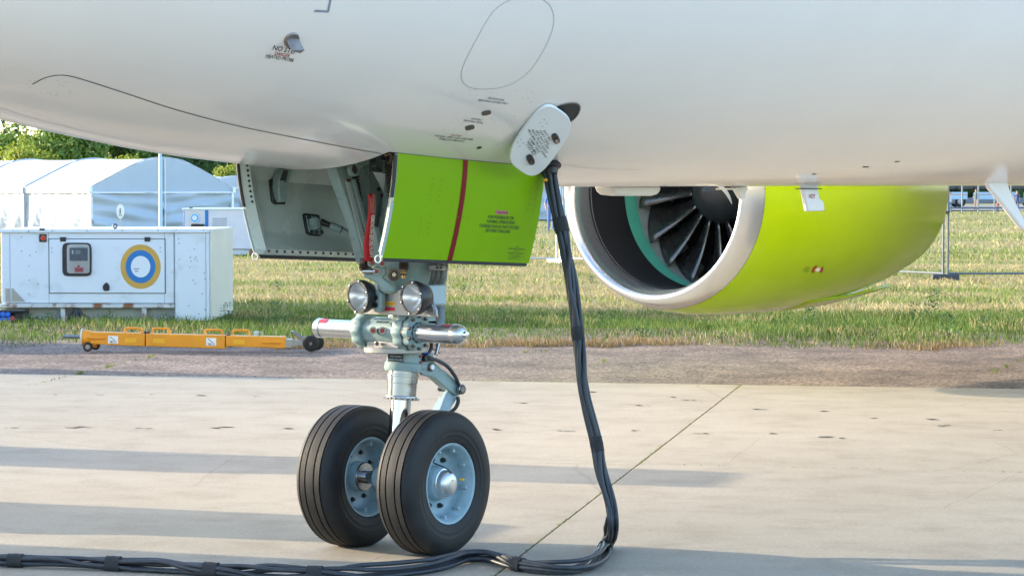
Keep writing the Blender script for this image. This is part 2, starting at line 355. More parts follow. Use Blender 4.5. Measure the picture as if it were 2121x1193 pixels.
for x in st:
    H, B, Cc, T = hw_(x), zb(x), zc_(x), zt_(x); w = min(HWY, .55*H); row = []
    a0 = math.asin(w/H)
    tt = [('y', -w+2*w*k/NB) for k in range(NB+1)]
    ang = [a0+(pi/2-a0)*k/NS for k in range(1, NS+1)]
    up = [pi/2*k/NT for k in range(1, NT+1)]
    low = lambda y: Cc-(Cc-B)*sqrt(max(0, 1-(y/H)**2))
    for _, y in tt: row.append((x, y, low(y)))
    for a in ang: row.append((x, H*sin(a), Cc-(Cc-B)*cos(a)))
    for a in up: row.append((x, H*cos(a), Cc+(T-Cc)*sin(a)))
    for a in up[-2::-1]: row.append((x, -H*cos(a), Cc+(T-Cc)*sin(a)))
    for a in ang[::-1]: row.append((x, -H*sin(a), Cc-(Cc-B)*cos(a)))
    rows.append(row)
n = len(rows[0]); vs = [p for r in rows for p in r]; fs = []
for i in range(len(rows)-1):
    xm = (st[i]+st[i+1])/2
    for k in range(n):
        if HX0 < xm < HX1 and k < NB: continue
        fs.append((i*n+k, i*n+(k+1) % n, (i+1)*n+(k+1) % n, (i+1)*n+k))
mb = MB(); mb.add(vs, fs); fus = mb.build('fuselage', WHITE, plane, ang=80)
FS = hitter(bvh(fus)); FSF = lambda x, y: FS(x, y, .0015)
# gear bay
def lowz(x, y): return zc_(x)-(zc_(x)-zb(x))*sqrt(1-(y/hw_(x))**2)
mb = MB(); zt = 2.55
xs = np.linspace(HX0, HX1, 8)
mb.grid([[(x, -HWY, lowz(x, HWY)+.0) for x in xs], [(x, -HWY, zt) for x in xs], [(x, HWY, zt) for x in xs], [(x, HWY, lowz(x, HWY)) for x in xs]])
for X in (HX0, HX1):
    ys = np.linspace(-HWY, HWY, 9); mb.grid([[(X, y, lowz(X, y)) for y in ys], [(X, y, zt) for y in ys]])
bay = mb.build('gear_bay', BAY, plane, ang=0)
mb = MB(); mb.cyl((.05, -.05, 1.86), (.05, -.05, 2.2), .13, n=24); mb.build('actuator_canister', BLACK, bay)
mb = MB()
for y in (-.3, 0, .3): mb.box((0, y, 2.5), (1.1, .03, .1))
for x in (-.3, .1, .45): mb.box((x, -.47, 2.1), (.03, .05, .6)); mb.box((x, .47, 2.1), (.03, .05, .6))
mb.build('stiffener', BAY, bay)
# seams and marks on the skin
mb = MB(); ribbon(mb, [(67, 175), (95, 161), (128, 156), (165, 163), (250, 190), (360, 226), (480, 258), (600, 283), (720, 306), (800, 320)], .005, FSF, 8); mb.build('panel_seam', LINE, fus, ang=0, fix=False)
mb = MB(); ribbon(mb, [(0, 223), (60, 242), (122, 258.5), (200, 278), (260, 291), (330, 305)], .003, FSF, 8); mb.build('panel_seam', LINEG, fus, ang=0, fix=False)
mb = MB(); ribbon(mb, [(1125, 0), (1140, 14), (1147, 40), (1140, 74), (1118, 118), (1096, 148), (1066, 171), (1030, 183), (985, 184), (962, 174), (955, 155), (963, 128), (985, 85), (1008, 44), (1028, 18), (1058, 0), (1092, -7)], .0024, FSF, 6, True); mb.build('hatch_seam', LINEG, fus, ang=0, fix=False)
mb = MB(); ribbon(mb, [(1170, 384), (1240, 390), (1290, 384), (1305, 379)], .0025, FSF); ribbon(mb, [(1150, 338), (1220, 348), (1330, 352)], .002, FSF)
mb.build('fine_seam', LINEG, fus, ang=0, fix=False)
mb = MB()
for a, b in (((686, -8), (679, 26)), ((680, 24.5), (651, 23))): 
    ribbon(mb, [a, ((a[0]+b[0])/2, (a[1]+b[1])/2), b], .0105, FSF, 3)
mb.build('jacking_mark', INKG, fus, ang=0, fix=False)
mb = MB(); rr = random.Random(5)
for k in range(70):
    x, y = rr.choice([(rr.uniform(925, 1120), rr.uniform(185, 225)), (rr.uniform(900, 1080), rr.uniform(240, 300)), (rr.uniform(60, 150), rr.uniform(165, 200)), (rr.uniform(1160, 2100), rr.uniform(340, 372))]); patch(mb, ell(x, y, 1.2, .7, 0, 6), FSF)
ob = mb.build('screw_head', LINEG, fus, ang=0, fix=False); tag(ob, kind='stuff')
VD = mat('vent_dark', (.07, .055, .045), .5, var=.3)
for x, y, a, b, r, p in ((1007, 234, 10, 5, -12, 3.), (973, 264.5, 10, 5, -12, 3.), (992.5, 306, 5.5, 2.5, -14, 2.), (1793, 346, 7, 1.2, -3, 2.), (1858, 335, 6, 1.2, -3, 2.), (1686, 361, 5, 1.2, -3, 2.)):
    mb = MB(); patch(mb, ell(x, y, a, b, r, 16, p), FSF); mb.build('vent_opening', VD, fus, ang=0, fix=False)
def inscription(m, items, par, surf):
    mb = MB()
    for it in items: text_on(mb, it[0], it[1], it[2], it[3], it[4], surf, it[5], .004)
    return mb.build('lettering', m, par, ang=0, fix=False)
inscription(INK, [('NO STEP', (590.5, 103.2), 50, 10.3, 11, .25)], fus, FS)
inscription(INKR, [('DANGER', (585, 113.3), 31, 7.4, 10.5, .25)], fus, FS)
inscription(INK, [('HEATED PROBE', (579.8, 120.5), 58, 7.2, 9.8, .25)], fus, FS)
inscription(INK, [("USE AVIATOR'S", (1027, 205), 34, 4.2, 9, .25), ('BREATHING OXYGEN ONLY', (1021.5, 211), 61, 4.2, 7, .25)], fus, FS)
inscription(INK, [('OXYGEN', (986, 247), 21, 3.8, 8, .25), ('SERVICING PANEL', (980.5, 252), 41, 3.8, 8, .25)], fus, FS)
inscription(INK, [('OXYGEN - KEEP CLEAN AND FREE', (940, 285), 79, 3.6, 6, .25), ('FROM CONTAMINANTS', (935.5, 290), 52, 3.6, 6, .25)], fus, FS)
inscription(INKR, [('CAUTION', (944.5, 280.2), 22, 3.4, 6, .25)], fus, FS)
mb = MB(); ribbon(mb, [(549.5, 119.8), (555, 121), (561, 122)], .0015, FS, 2); mb.build('print_line', INKG, fus, ang=0, fix=False)
# heated probe
def toward(x, y, d):
    p, _ = FS(x, y, 0); r = ray(x, y); return p-r/np.linalg.norm(r)*d
mb = MB(); E1 = ell(604, 83.5, 17.5, 14, -38, 28); A = [FS(x, y, .001)[0] for x, y in E1]; B = [FS(604+(x-604)*.92, 83.5+(y-83.5)*.92, .007)[0] for x, y in E1]
nn_ = len(A); mb.add(A+B+[FS(604, 83.5, .008)[0]], [(i, (i+1) % nn_, nn_+(i+1) % nn_, nn_+i) for i in range(nn_)]+[(nn_+i, nn_+(i+1) % nn_, 2*nn_) for i in range(nn_)])
pr = mb.build('probe', PROBE, plane, ang=50)
mb = MB(); top = [FS(592, 82, .004)[0], FS(606, 77.5, .004)[0], FS(618, 80, .004)[0], FS(609, 86, .004)[0]]
tip = [toward(604, 106, .10), toward(612, 104, .11), toward(631, 105, .10), toward(622, 111.5, .085)]
mid = [.5*(a+b) for a, b in zip(top, tip)]
mb.grid([top, mid, tip], True); mb.add(tip, [(0, 1, 2, 3)]); mb.build('probe_blade', mat('blade_metal', (.33, .32, .33), .38, .6, var=.15, scale=30), pr, ang=45)
# ---- service door with lettering, hanging open by the power socket
c0, nrm = FS(1120, 293, 0)
PC = c0+nrm*.06
nP = nrm*.85-VC*.15; nP /= np.linalg.norm(nP)
def SP(x, y, off=0.): r = ray(x, y); t = ((PC-CP)@nP)/(r@nP); return CP+r*t+nP*off, nP
outl = ell(1119.5, 293, 74.5, 42.5, -55, 64, 3.3)
mb = MB(); f0 = [SP(x, y, 0)[0] for x, y in outl]; mb.prism(f0, -nP*.014)
panel = mb.build('service_door', mat('service_door_paint', (.82, .86, .88), .3, var=.02, scale=4), plane, ang=40, bevel=.003)
SPF = lambda x, y: SP(x, y, .0015)
mb = MB()
dx, dy = 7.2, -6.0
lines = [('EXT AC', 1133.5, 281), ('CKPT CALL', 1127.7, 285.2), ('APU SHUT OFF', 1123, 289.3), ('BATT PILOT LIGHT', 1118, 293.5), ('PKG BRK PILOT LIGHT', 1113, 298), ('LAMP TEST', 1107.7, 301.8), ('HDPH-MIC.', 1103, 306.5), ('115V AC', 1098.3, 310.4)]
wids = [25, 36, 46, 57, 69.5, 35, 34, 27]
for (s, x, y), w in zip(lines, wids): text_on(mb, s, (x, y), w, 4.5, 57.5, SPF, .1, .004)
ribbon(mb, [(1092.5, 294), (1101, 307.5), (1110.5, 322)], .0012, SPF, 2)
mb.build('lettering', INK, panel, ang=0, fix=False)
for (x, y) in ((1150.5, 286.5), (1098.5, 330)):
    mb = MB(); mb.prism([SP(a, b, .0)[0] for a, b in ell(x, y, 10.5, 7, 62, 24, 2.6)], nP*.006); la = mb.build('latch', BLACK, panel, ang=40)
    mb = MB(); mb.prism([SP(a, b, .006)[0] for a, b in ell(x+2, y+3, 5, 3.6, 62, 12, 3)], nP*.006); mb.build('latch_lever', STEEL, la, ang=40)
mb = MB()
for (x, y) in ((1127, 248), (1118.5, 254), (1132, 256), (1123.5, 262), (1079, 289), (1072, 295), (1084, 296.5), (1076.5, 303)): mb.add([SP(a, b, .0012)[0] for a, b in ell(x, y, 1.3, 1, 0, 8)], [tuple(range(8))])
tag(mb.build('screw_head', INKG, panel, ang=0, fix=False), kind='stuff')
# flat dark patch beside it, shade of a socket recess painted on the skin
mb = MB(); E2 = [(1140, 232), (1150, 223), (1163, 217), (1180, 213.5), (1193, 214), (1200, 219), (1200, 228), (1194, 240), (1184, 250), (1174, 255), (1150, 250)]
patch(mb, [tuple(p[:2]) for p in crom([(*p, 0) for p in E2+[E2[0]]], 4)[:-1]], FSF)
rec = mb.build('socket_recess_shade', mat('recess_grey', (.018, .022, .025), .6, var=.3, scale=9), plane, ang=60, fix=False)
mb = MB(); ribbon(mb, E2[:10], .007, lambda x, y: FS(x, y, .004), 4); mb.build('recess_rim', mat('rim_brown', (.12, .10, .09), .4, var=.2), rec, ang=0, fix=False)
# ---- masts and fairings under the belly
MASTW = mat('mast_paint', (.74, .76, .80), .28, var=.03, scale=6)
mc = onY(1688, 388, -.12)
def MY(x, y, off=0.): return onY(x, y, -.14)-np.array([0, off, 0]), np.array([0, -1., 0])
mb = MB(); mb.prism([onY(x, y, -.14) for x, y in ((1661, 375), (1696, 375), (1695, 392), (1698, 411), (1702, 413.5), (1707, 418), (1709, 437), (1674, 438))], (0, .03, 0))
mast = mb.build('drain_mast', MASTW, plane, ang=40, bevel=.008)
mb = MB(); text_on(mb, 'HOT', (1681.5, 407), 13, 9.5, 3, lambda x, y: MY(x, y, .002), 0, .01)
mb.build('lettering', INKR, mast, ang=0, fix=False)
mb = MB(); q = onY(1674.5, 391, -.125); mb.box(q, (.17, .08, .006)); mb.build('mast_flange', SEAL, mast, bevel=.002)
mb = MB(); Y = -.25
A = [onY(x, y, Y) for x, y in ((2041, 368), (2086, 368), (2092, 392), (2105, 420), (2135, 478), (2118, 474), (2080, 425), (2052, 392))]
mb.prism(A, (0, .035, 0)); m2 = mb.build('drain_mast', MASTW, plane, ang=40, bevel=.012); m2['label'] = 'long swept mast'
mb = MB(); mb.prism([onY(x, y, Y-.02) for x, y in ((2056, 326), (2077, 326), (2081, 370), (2041, 370))], (0, .07, 0)); mb.build('mast_root', MASTW, m2, ang=40, bevel=.015)
mb = MB(); q = onY(2063, 372, Y+.01); mb.box(q, (.29, .11, .007)); mb.build('mast_flange', SEAL, m2, bevel=.003)
mb = MB(); mb.prism([onY(x, y, .05) for x, y in ((1266, 386), (1272, 398), (1279, 404), (1300, 406), (1352, 406), (1363, 403), (1369, 396), (1370, 386))], (0, .12, 0)); mb.build('belly_antenna', mat('antenna_paint', (.70, .68, .64), .3, var=.02), plane, ang=40, bevel=.012)
mb = MB(); mb.prism([onY(x, y, .0) for x, y in ((1522, 386), (1548, 386), (1543, 413), (1538, 413))], (0, .03, 0)); mb.prism([onY(x, y, -.03) for x, y in ((1510, 390), (1510, 393.5), (1549, 393.5), (1549, 390))], (0, .09, 0)); mb.build('belly_antenna', MATS['antenna_paint'], plane, ang=40)
# ---- wings (above the belly line, behind the fuselage)
for s in (1, -1):
    rows = []
    for (y, xl, ch, z, tk) in ((1.2, 10.2, 6.2, 2.15, .75), (1.9, 10.6, 5.8, 2.2, .72), (5.6, 12.6, 4.0, 2.62, .46), (17, 19, 1.4, 3.9, .14)):
        row = []
        for k in range(24):
            a = 2*pi*k/24; c = .5*(1-cos(a)); h = tk*.5*(1.48*sqrt(c)-.63*c-1.76*c*c+1.42*c**3-.51*c**4)*2*.5/.5
            row.append((xl+ch*c, s*y, z+(h if a < pi else -h*.7)))
        rows.append(row)
    mb = MB(); mb.grid(rows, True); mb.add(rows[-1], [tuple(range(24))]); mb.build('wing', WHITE, plane, ang=60)

# ---- engine nacelle
EK = .925; EYC = 4.59
def EN(pr): return [(a*EK, r*EK) for a, r in pr]
EC = onY(1349, 398, EYC); EX, EZ = EC[0], EC[2]; EO = (EX, EYC, EZ); XA = (1, 0, 0)
mb = MB(); mb.lathe(EN([(.238, 1.102), (.42, 1.143), (.7, 1.172), (1.1, 1.185), (1.7, 1.19), (2.2, 1.178), (2.7, 1.14), (3.2, 1.075), (3.7, .98), (4.1, .88), (4.1, .84), (3, .86)]), EO, XA, 128)
nac = mb.build('engine_nacelle', LIME, plane, ang=60)
mb = MB(); mb.lathe(EN([(.235, 1.100), (.16, 1.083), (.09, 1.062), (.035, 1.04), (.008, 1.012), (0, .99), (.008, .972), (.03, .955), (.08, .936), (.16, .922), (.26, .915)]), EO, XA, 128); mb.build('intake_lip', LIPM, nac, ang=80)
mb = MB(); mb.lathe(EN([(.262, .9145), (.5, .91), (.86, .925)]), EO, XA, 96); mb.build('intake_liner', mat('liner_dark', (.018, .02, .025), .45, var=.2, scale=40), nac, ang=80)
mb = MB(); mb.lathe(EN([(.862, .924), (1.07, .93)]), EO, XA, 96); mb.build('fan_case_band', mat('teal_band', (.09, .50, .40), .45, var=.05), nac, ang=80)
mb = MB(); mb.lathe(EN([(1.072, .929), (1.6, .93), (1.75, .92)]), EO, XA, 96); mb.build('fan_case', mat('case_grey', (.36, .46, .50), .4, .2, var=.12, scale=18), nac, ang=80)
mb = MB(); mb.lathe(EN([(1.7, .93), (1.72, .3), (1.72, .001)]), EO, XA, 64); mb.build('stator_disc', mat('stator_dark', (.02, .02, .022), .6, var=.2), nac, ang=30)
mb = MB(); mb.lathe(EN([(.86, .0005), (.868, .04), (.895, .10), (.95, .18), (1.02, .24), (1.12, .29), (1.22, .315), (1.5, .34)]), EO, XA, 48); spn = mb.build('spinner', mat('spinner_black', (.022, .023, .026), .38, var=.2, scale=15), nac, ang=70)
# white swirl on the spinner
mb = MB(); prof = pchip([(.0, .95-.09), (.04, .868), (.10, .895), (.18, .95), (.24, 1.02), (.29, 1.12)])
Lp, Rp = [], []
for k in range(25):
    t = k/24; r = .05+.2*t; wd2 = .75*sin(pi*t)**.8*.5+.01; a = radians(100)+1.9*t
    for S_, sg in ((Lp, -1), (Rp, 1)): S_.append((EX+EK*(prof(r)-.004), EYC+EK*r*cos(a+sg*wd2*.5), EZ+EK*r*sin(a+sg*wd2*.5)))
mb.add(Lp+Rp, [(i, i+1, 26+i, 25+i) for i in range(24)]); mb.build('spinner_swirl', INKW, spn, ang=60, fix=False)
BLADE = mat('blade_titanium', (.13, .125, .125), .27, .85, var=.2, scale=6, rvar=.08)
rows = []
for i in range(11):
    t = i/10; r = .30+.61*t; stg = radians(24+36*t); ch = .24+.26*t; sweep = .07*sin(t*pi)-.07*t
    row = []
    for k in range(8):
        c = (k/7-.5)*ch; cam_ = .075*(1-(2*k/7-1)**2)
        ax_ = c*cos(stg)+sweep+1.26; tg = c*sin(stg)+cam_*cos(stg)
        row.append((ax_*EK, EK*r*cos(tg/r), EK*r*sin(tg/r)))
    rows.append(row)
mb = MB(); mb.grid(rows); b0 = mb.build('fan_blade', BLADE, nac, ang=70, world=False, solid=.011); b0.location = EO
for k in range(1, 18):
    o = inst(b0, nac, EO, (2*pi*k/18, 0, 0))
b0.rotation_euler = (.06, 0, 0)
mb = MB(); 
for k in range(200):
    a = 2*pi*k/200
    for (d, r, q) in ((.285, .912, -1), (.225, 1.10, 1)):
        c = Vector((EX+EK*d, EYC+EK*r*cos(a), EZ+EK*r*sin(a))); nn = Vector((0, q*cos(a), q*sin(a))); _, u, w = basis(nn)
        mb.i = 0 if q < 0 else 1
        mb.add([c+nn*.003+(u*cos(b)+w*sin(b))*(.0065 if q < 0 else .0045) for b in (0, pi/2, pi, 3*pi/2)], [(0, 1, 2, 3)])
tag(mb.build('rivet', [INKW, LINEG], nac, ang=0, fix=False), kind='stuff')
NS_ = hitter(bvh(nac)); NSF = lambda x, y: NS_(x, y, .003)
mb = MB(); patch(mb, [(1681, 563), (1683, 556), (1688, 551), (1692, 550), (1692, 553), (1688, 557), (1686, 562), (1684, 566)], NSF); patch(mb, [(1697, 562), (1701, 555), (1705.5, 551), (1705, 557), (1703, 563), (1699, 565)], NSF)
text_on(mb, 'WARNING', (1673, 554), 11, 2.4, 3, NSF)
mb.build('warning_mark', INKR, nac, ang=0, fix=False)
mb = MB(); patch(mb, [(1688, 558), (1692, 554.5), (1698, 554.5), (1699, 558), (1696, 562), (1690, 562)], NSF); mb.build('warning_mark', INKW, nac, ang=0, fix=False)
mb = MB(); text_on(mb, 'STAND CLEAR', (1670, 557.5), 13, 2.2, 3, NSF); text_on(mb, 'OF INTAKE', (1669, 561), 12, 2.2, 3, NSF); mb.build('lettering', INK, nac, ang=0, fix=False)
# strake / lower cowl step at the rear
mb = MB(); a0, a1 = radians(-116), radians(-76); rws = []
for d, r in ((1.6, 1.14), (2.2, 1.148), (2.7, 1.13), (3.2, 1.085), (3.6, 1.04)):
    rws.append([(EX+EK*d, EYC+EK*(r+.03)*cos(a0+(a1-a0)*k/16), EZ+EK*(r+.03)*sin(a0+(a1-a0)*k/16)) for k in range(17)])
mb.grid(rws); mb.build('lower_cowl', LIME, nac, ang=60, solid=.02)
mb = MB(); mb.prism([(EX+1.2, EYC-.1, EZ+.97), (EX+5, EYC-.1, EZ+.9), (EX+5.5, EYC-.1, EZ+1.2), (EX+2.6, EYC-.1, EZ+1.6)], (0, .25, 0)); mb.build('pylon', WHITE, nac, ang=40)
mb = MB(); mb.lathe(EN([(3.9, .62), (4.4, .5), (4.8, .35), (5.2, .1), (5.25, .001)]), EO, XA, 48); mb.build('exhaust_cone', STEEL, nac, ang=60)

# ---- gear doors
def door_pt(s, u, t, inn=0.):
    x = -.545+1.075*u; zt = lowz(x, HWY)-.002; zbm = 1.415-.05*u
    y = .505-(.118 if s > 0 else .096)*t**1.6; return np.array([x, s*(y-inn), zt+(zbm-zt)*t])
def door(s):
    NU, NV = 22, 16; mb = MB(); e = lambda a: min(a, 1-a)
    out_ = [[door_pt(s, i/NU, k/NV) for i in range(NU+1)] for k in range(NV+1)]
    def depth(u, t):
        d = min(e(u)*1.075, min(t*.47, (1-t)*.47)); lo, hi = .03, .11
        return .018+.040*d/lo if d < lo else (.014 if d > hi else .058-.044*(d-lo)/(hi-lo))
    us = sorted(set([i/NU for i in range(NU+1)]+[.028, 0.102, 1-.028, 1-.102])); tvs = sorted(set([k/NV for k in range(NV+1)]+[.064, .234, 1-.064, 1-.234]))
    inn = [[door_pt(s, u, t, depth(u, t)) for u in us] for t in tvs]
    mb.i = 0; mb.grid(out_); mb.i = 1; mb.grid(inn)
    for k in (0, 1):
        mb.grid([[door_pt(s, u, k, 0) for u in us], [door_pt(s, u, k, depth(u, k)) for u in us]])
        mb.grid([[door_pt(s, k, t, 0) for t in tvs], [door_pt(s, k, t, depth(k, t)) for t in tvs]])
    o = mb.build('gear_door', [LIME_SHADE, INNER], plane, ang=30)
    o['label'] = 'lime outer face, near door' if s < 0 else 'grey inner face, far door'
    mb = MB(); mb.tube([door_pt(s, .01+.98*k/20, 1.012, .012) for k in range(21)], .010, 8); mb.build('door_seal', SEAL, o)
    mb = MB(); mb.tube([door_pt(s, -.004, t, .012) for t in np.linspace(.02, .42 if s < 0 else .52, 10)], .009, 8); mb.build('edge_seal', SEAL, o)
    mb = MB(); mb.tube([door_pt(s, -.003, t, .006) for t in np.linspace(.46 if s < 0 else .54, .97, 10)], .009 if s < 0 else .005, 8); mb.build('edge_strip', mat('edge_strip', (.36, .43, .45), .35, var=.05), o)
    c = door_pt(s, -.012, 1.012, .012); a = 0
    mb = MB(); mb.tube([c+np.array([.0, 0, 0])+(RC*cos(q)+ZA*sin(q)*1.25)*.013 for q in np.linspace(0, 2*pi, 17)], .003, 6, False); mb.build('seal_loop', INKW, o)
    return o
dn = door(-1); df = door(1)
DS = hitter(bvh(dn)); DSF = lambda x, y: DS(x, y, .002)
def doorsurf_line(u): return [door_pt(-1, u, t) for t in np.linspace(0.0, 1, 24)]
mb = MB(); L = doorsurf_line(.425); Rr = doorsurf_line(.457); off = np.array([0, -.002, 0])
mb.add([p+off for p in L]+[p+off for p in Rr], [(i, i+1, 25+i, 24+i) for i in range(23)]); mb.build('tow_limit_stripe', REDS, dn, ang=60, fix=False)
mb = MB()
for s, c, w, h in (('FOR PUSHBACK OR', (1037.5, 450.5), 53, 7.6), ('TOWING OPERATIONS', (1036.5, 460), 58, 7.6), ('TOWBAR SHOULD NOT EXCEED', (1033.5, 469.5), 83, 7.6), ('BEYOND THIS LINE', (1031, 478.5), 50, 7.6), ('CAUTION', (1040, 440.5), 23, 5.6)):
    text_on(mb, s, c, w, h-.7, 3, DSF, .12, .004)
mb.build('lettering', INK, dn, ang=0, fix=False); mb = MB()
for k, (s, w) in enumerate((('NOTE', 7), ('DOOR MUST BE CLOSED BEFORE', 35), ('TAXI', 12), ('MLG DOOR     NLG DOOR', 30), ('REFER TO MANUAL', 22), ('CAUTION', 8), ('KEEP CLEAR OF DOOR', 26))):
    text_on(mb, s, (1071-k*1.0, 511+k*4.2), w, 2.2, 4, DSF, .1, .0)
for y in (516, 524.5, 532): ribbon(mb, [(1052, y-.8), (1070, y), (1087, y+.9)], .0012, DSF, 2)
mb.build('lettering', INK, dn, ang=0, fix=False)
mb = MB(); mb.add([DS(x, y, .001)[0] for x, y in ((1027, 435.5), (1053, 437), (1052, 445), (1026, 443.5))], [(0, 1, 2, 3)]); mb.build('caution_ground', mat('caution_red', (.50, .16, .16), .5), dn, ang=0, fix=False)
mb = MB()
for x0, y0, nx, ny in ((897, 371, 2, 5), (873, 449, 2, 4), (1100, 390, 2, 5)):
    for a in range(nx):
        for b in range(ny): 
            if DS(x0+a*18-b*2, y0+b*11+a*2)[0] is not None: patch(mb, ell(x0+a*(18 if nx == 2 and x0 < 1000 else 12)-b*2, y0+b*11+a*2, 1.3, 1.3, 0, 8), DSF)
for a in range(3): patch(mb, ell(948+a*11, 449.5+a*.6, 1.2, 1.2, 0, 8), DSF); patch(mb, ell(939+a*11, 484+a*.6, 1.2, 1.2, 0, 8), DSF)
tag(mb.build('rivet', mat('rivet_green', (.10, .20, .01), .5), dn, ang=0, fix=False), kind='stuff')
# far door fittings: bolt rows, hinge bracket, actuator rod
mb = MB(); _, u, w = basis((0, 1, 0)); bolt0 = None
def boltmesh():
    mb = MB(); mb.lathe([(0, .0062), (.004, .0062), (.006, .004), (.006, .0002)], (0, 0, 0), (0, -1, 0), 10); return mb
for k in range(19):
    p = door_pt(1, .045+.9*k/18, .957, .053)
    if bolt0 is None: bolt0 = boltmesh().build('bolt', BLACK, df, world=False); bolt0.location = p
    else: inst(bolt0, df, p)
for k in range(9): inst(bolt0, df, door_pt(1, .018, .05+.052*k, .048))
FDH = hitter(bvh(df))
def fd(x, y, off=0.): # point on the far door's inner pan
    return onY(x, y, FDH(x, y, 0)[0][1]-off)
mb = MB(); mb.prism([fd(x, y, .012) for x, y in ((561, 372), (577, 369), (582, 372), (596, 374), (592, 424), (571, 424), (565, 418))], (0, .02, 0)); hb = mb.build('hinge_plate', BLACK, df, bevel=.004)
mb = MB(); mb.prism([onY(x, y, fd(580, 395)[1]-.055) for x, y in ((578, 372), (587, 349), (603, 350), (606, 353), (598, 380), (594, 418), (580, 420), (577, 395))], (0, .045, 0)); mb.build('hinge_arm', GEAR, df, bevel=.006)
mb = MB(); mb.prism([onY(x, y, fd(580, 395)[1]-.058) for x, y in ((580, 374), (588, 353), (597, 354), (592, 378), (586, 374))], (0, .003, 0)); mb.build('arm_web', STEEL, df)
for k in range(5): inst(bolt0, hb, fd(568.5+k*1.0, 376+k*9.8, .014), None, (1.5, 1.5, 1.5))
mb = MB(); mb.prism([fd(x, y, .010) for x, y in ((629, 444), (634, 442), (662, 445), (669, 486), (664, 490), (644, 488), (636, 484))], (0, .02, 0)); ab = mb.build('actuator_plate', BLACK, df, bevel=.004)
mb = MB(); mb.prism([fd(x, y, .014) for x, y in ((634, 446), (661, 449), (667, 486), (645, 485), (640, 480))], (0, .006, 0)); mb.build('actuator_pad', GEAR, ab, bevel=.004)
for (x, y) in ((639, 451), (658, 453), (645, 481), (655, 482), (666, 481)): inst(bolt0, ab, fd(x, y, .016), None, (1.7, 1.7, 1.7))
mb = MB(); mb.cyl(fd(647, 453, .02), fd(655, 474, .02), .022, n=16); mb.cyl(fd(650, 455, .03), fd(652, 471, .03), .028, n=16); mb.build('actuator_lug', GEAR, df)
rA, rB = fd(664, 459, .03), onY(740, 489, .28)
mb = MB(); dv = rB-rA; mb.cyl(rA, rA+dv*.28, .017, .012, n=12); mb.build('rod_boot', BLACK, df)
mb = MB(); mb.cyl(rA+dv*.26, rA+dv*.56, .019, n=14); mb.cyl(rA+dv*.57, rB, .014, n=14); rod = mb.build('actuator_rod', GEAR, df)
mb = MB(); mb.cyl(rA+dv*.55, rA+dv*.575, .0195, n=14); mb.build('rod_ring', BLACK, df)

# ---- nose leg
AX0 = onY(816, 999, 0); AXD = np.array([sin(radians(3)), -cos(radians(3)), 0])
AXC = np.array([AX0[0], 0, .337]); gp = onY
leg = None
mb = MB(); ptsr = [(841, 655, .088), (843, 632, .10), (846, 600, .128), (849, 565, .165), (852, 538, .178), (856, 470, .165), (860, 400, .15), (864, 320, .14)]
base = gp(841, 655); topp = gp(864, 320); axv = (topp-base); Lx = np.linalg.norm(axv)
mb.lathe([(0, .0001)]+[((base[2]-gp(x, y)[2])/(base[2]-topp[2])*Lx, r) for x, y, r in ptsr]+[(Lx, .0001)], base, axv, 28, rfun=lambda t, d: 1-.16*max(0, cos(2*t)))
leg = mb.build('nose_leg', GEAR, plane, ang=50)
def lp(name, m, mb, **k): return mb.build(name, m, leg, **k)
mb = MB(); mb.cyl(gp(819, 985), gp(832, 812), .050, n=32); lp('piston', CHROME, mb)
c1, c2 = gp(831, 827), gp(834.5, 767); L = np.linalg.norm(c2-c1)
mb = MB(); mb.lathe([(0, .05), (0, .076), (.008, .078), (.016, .076), (.018, .071), (L*.55, .071), (L*.56, .074), (L*.78, .074), (L*.79, .078), (L*.86, .078), (L*.87, .072), (L, .072)], c1, c2-c1, 36); lp('gland_collar', STEEL, mb)
mb = MB()
for k in range(20):
    a, u, w = basis(c2-c1); t = 2*pi*k/20; mb.box(Vector([float(q) for q in c1])+a*.004+(u*cos(t)+w*sin(t))*.078, (.012, .012, .012))
lp('collar_teeth', ALU, mb)
c1, c2 = gp(834.5, 769), gp(838, 722); L = np.linalg.norm(c2-c1)
mb = MB(); mb.lathe([(0, .07), (0, .087), (.012, .091), (.035, .091), (.045, .082), (L, .082)], c1, c2-c1, 36); lp('lower_cylinder', GEAR, mb)
mb = MB(); q = gp(868, 748); mb.box(q, (.10, .11, .085)); lp('link_lug', GEAR, mb, bevel=.012)
sp_, sw_ = gp(820, 742), .0
def LS(x, y, off=0.): # placard plane just in front of the lower cylinder, facing forward-port
    n_ = -vg; r = ray(x, y); o = gp(836, 742)+n_*.088; return CP+r*(((o-CP)@n_)/(r@n_))+n_*off, n_
mb = MB(); mb.add([LS(x, y)[0] for x, y in ((803, 732), (835.5, 734), (835.5, 750), (803, 747.5))], [(0, 1, 2, 3)]); pl_ = lp('placard', INK, mb, ang=0, fix=False)
mb = MB(); LSF = lambda x, y: LS(x, y, .0012); text_on(mb, '+ FWD & UNLOCK +', (819, 738), 26, 3, 3, LSF); text_on(mb, 'ROTATE TO FULL STEER', (819, 744.8), 30, 3.2, 3, LSF)
lp('placard_lettering', INKW, mb, ang=0, fix=False)
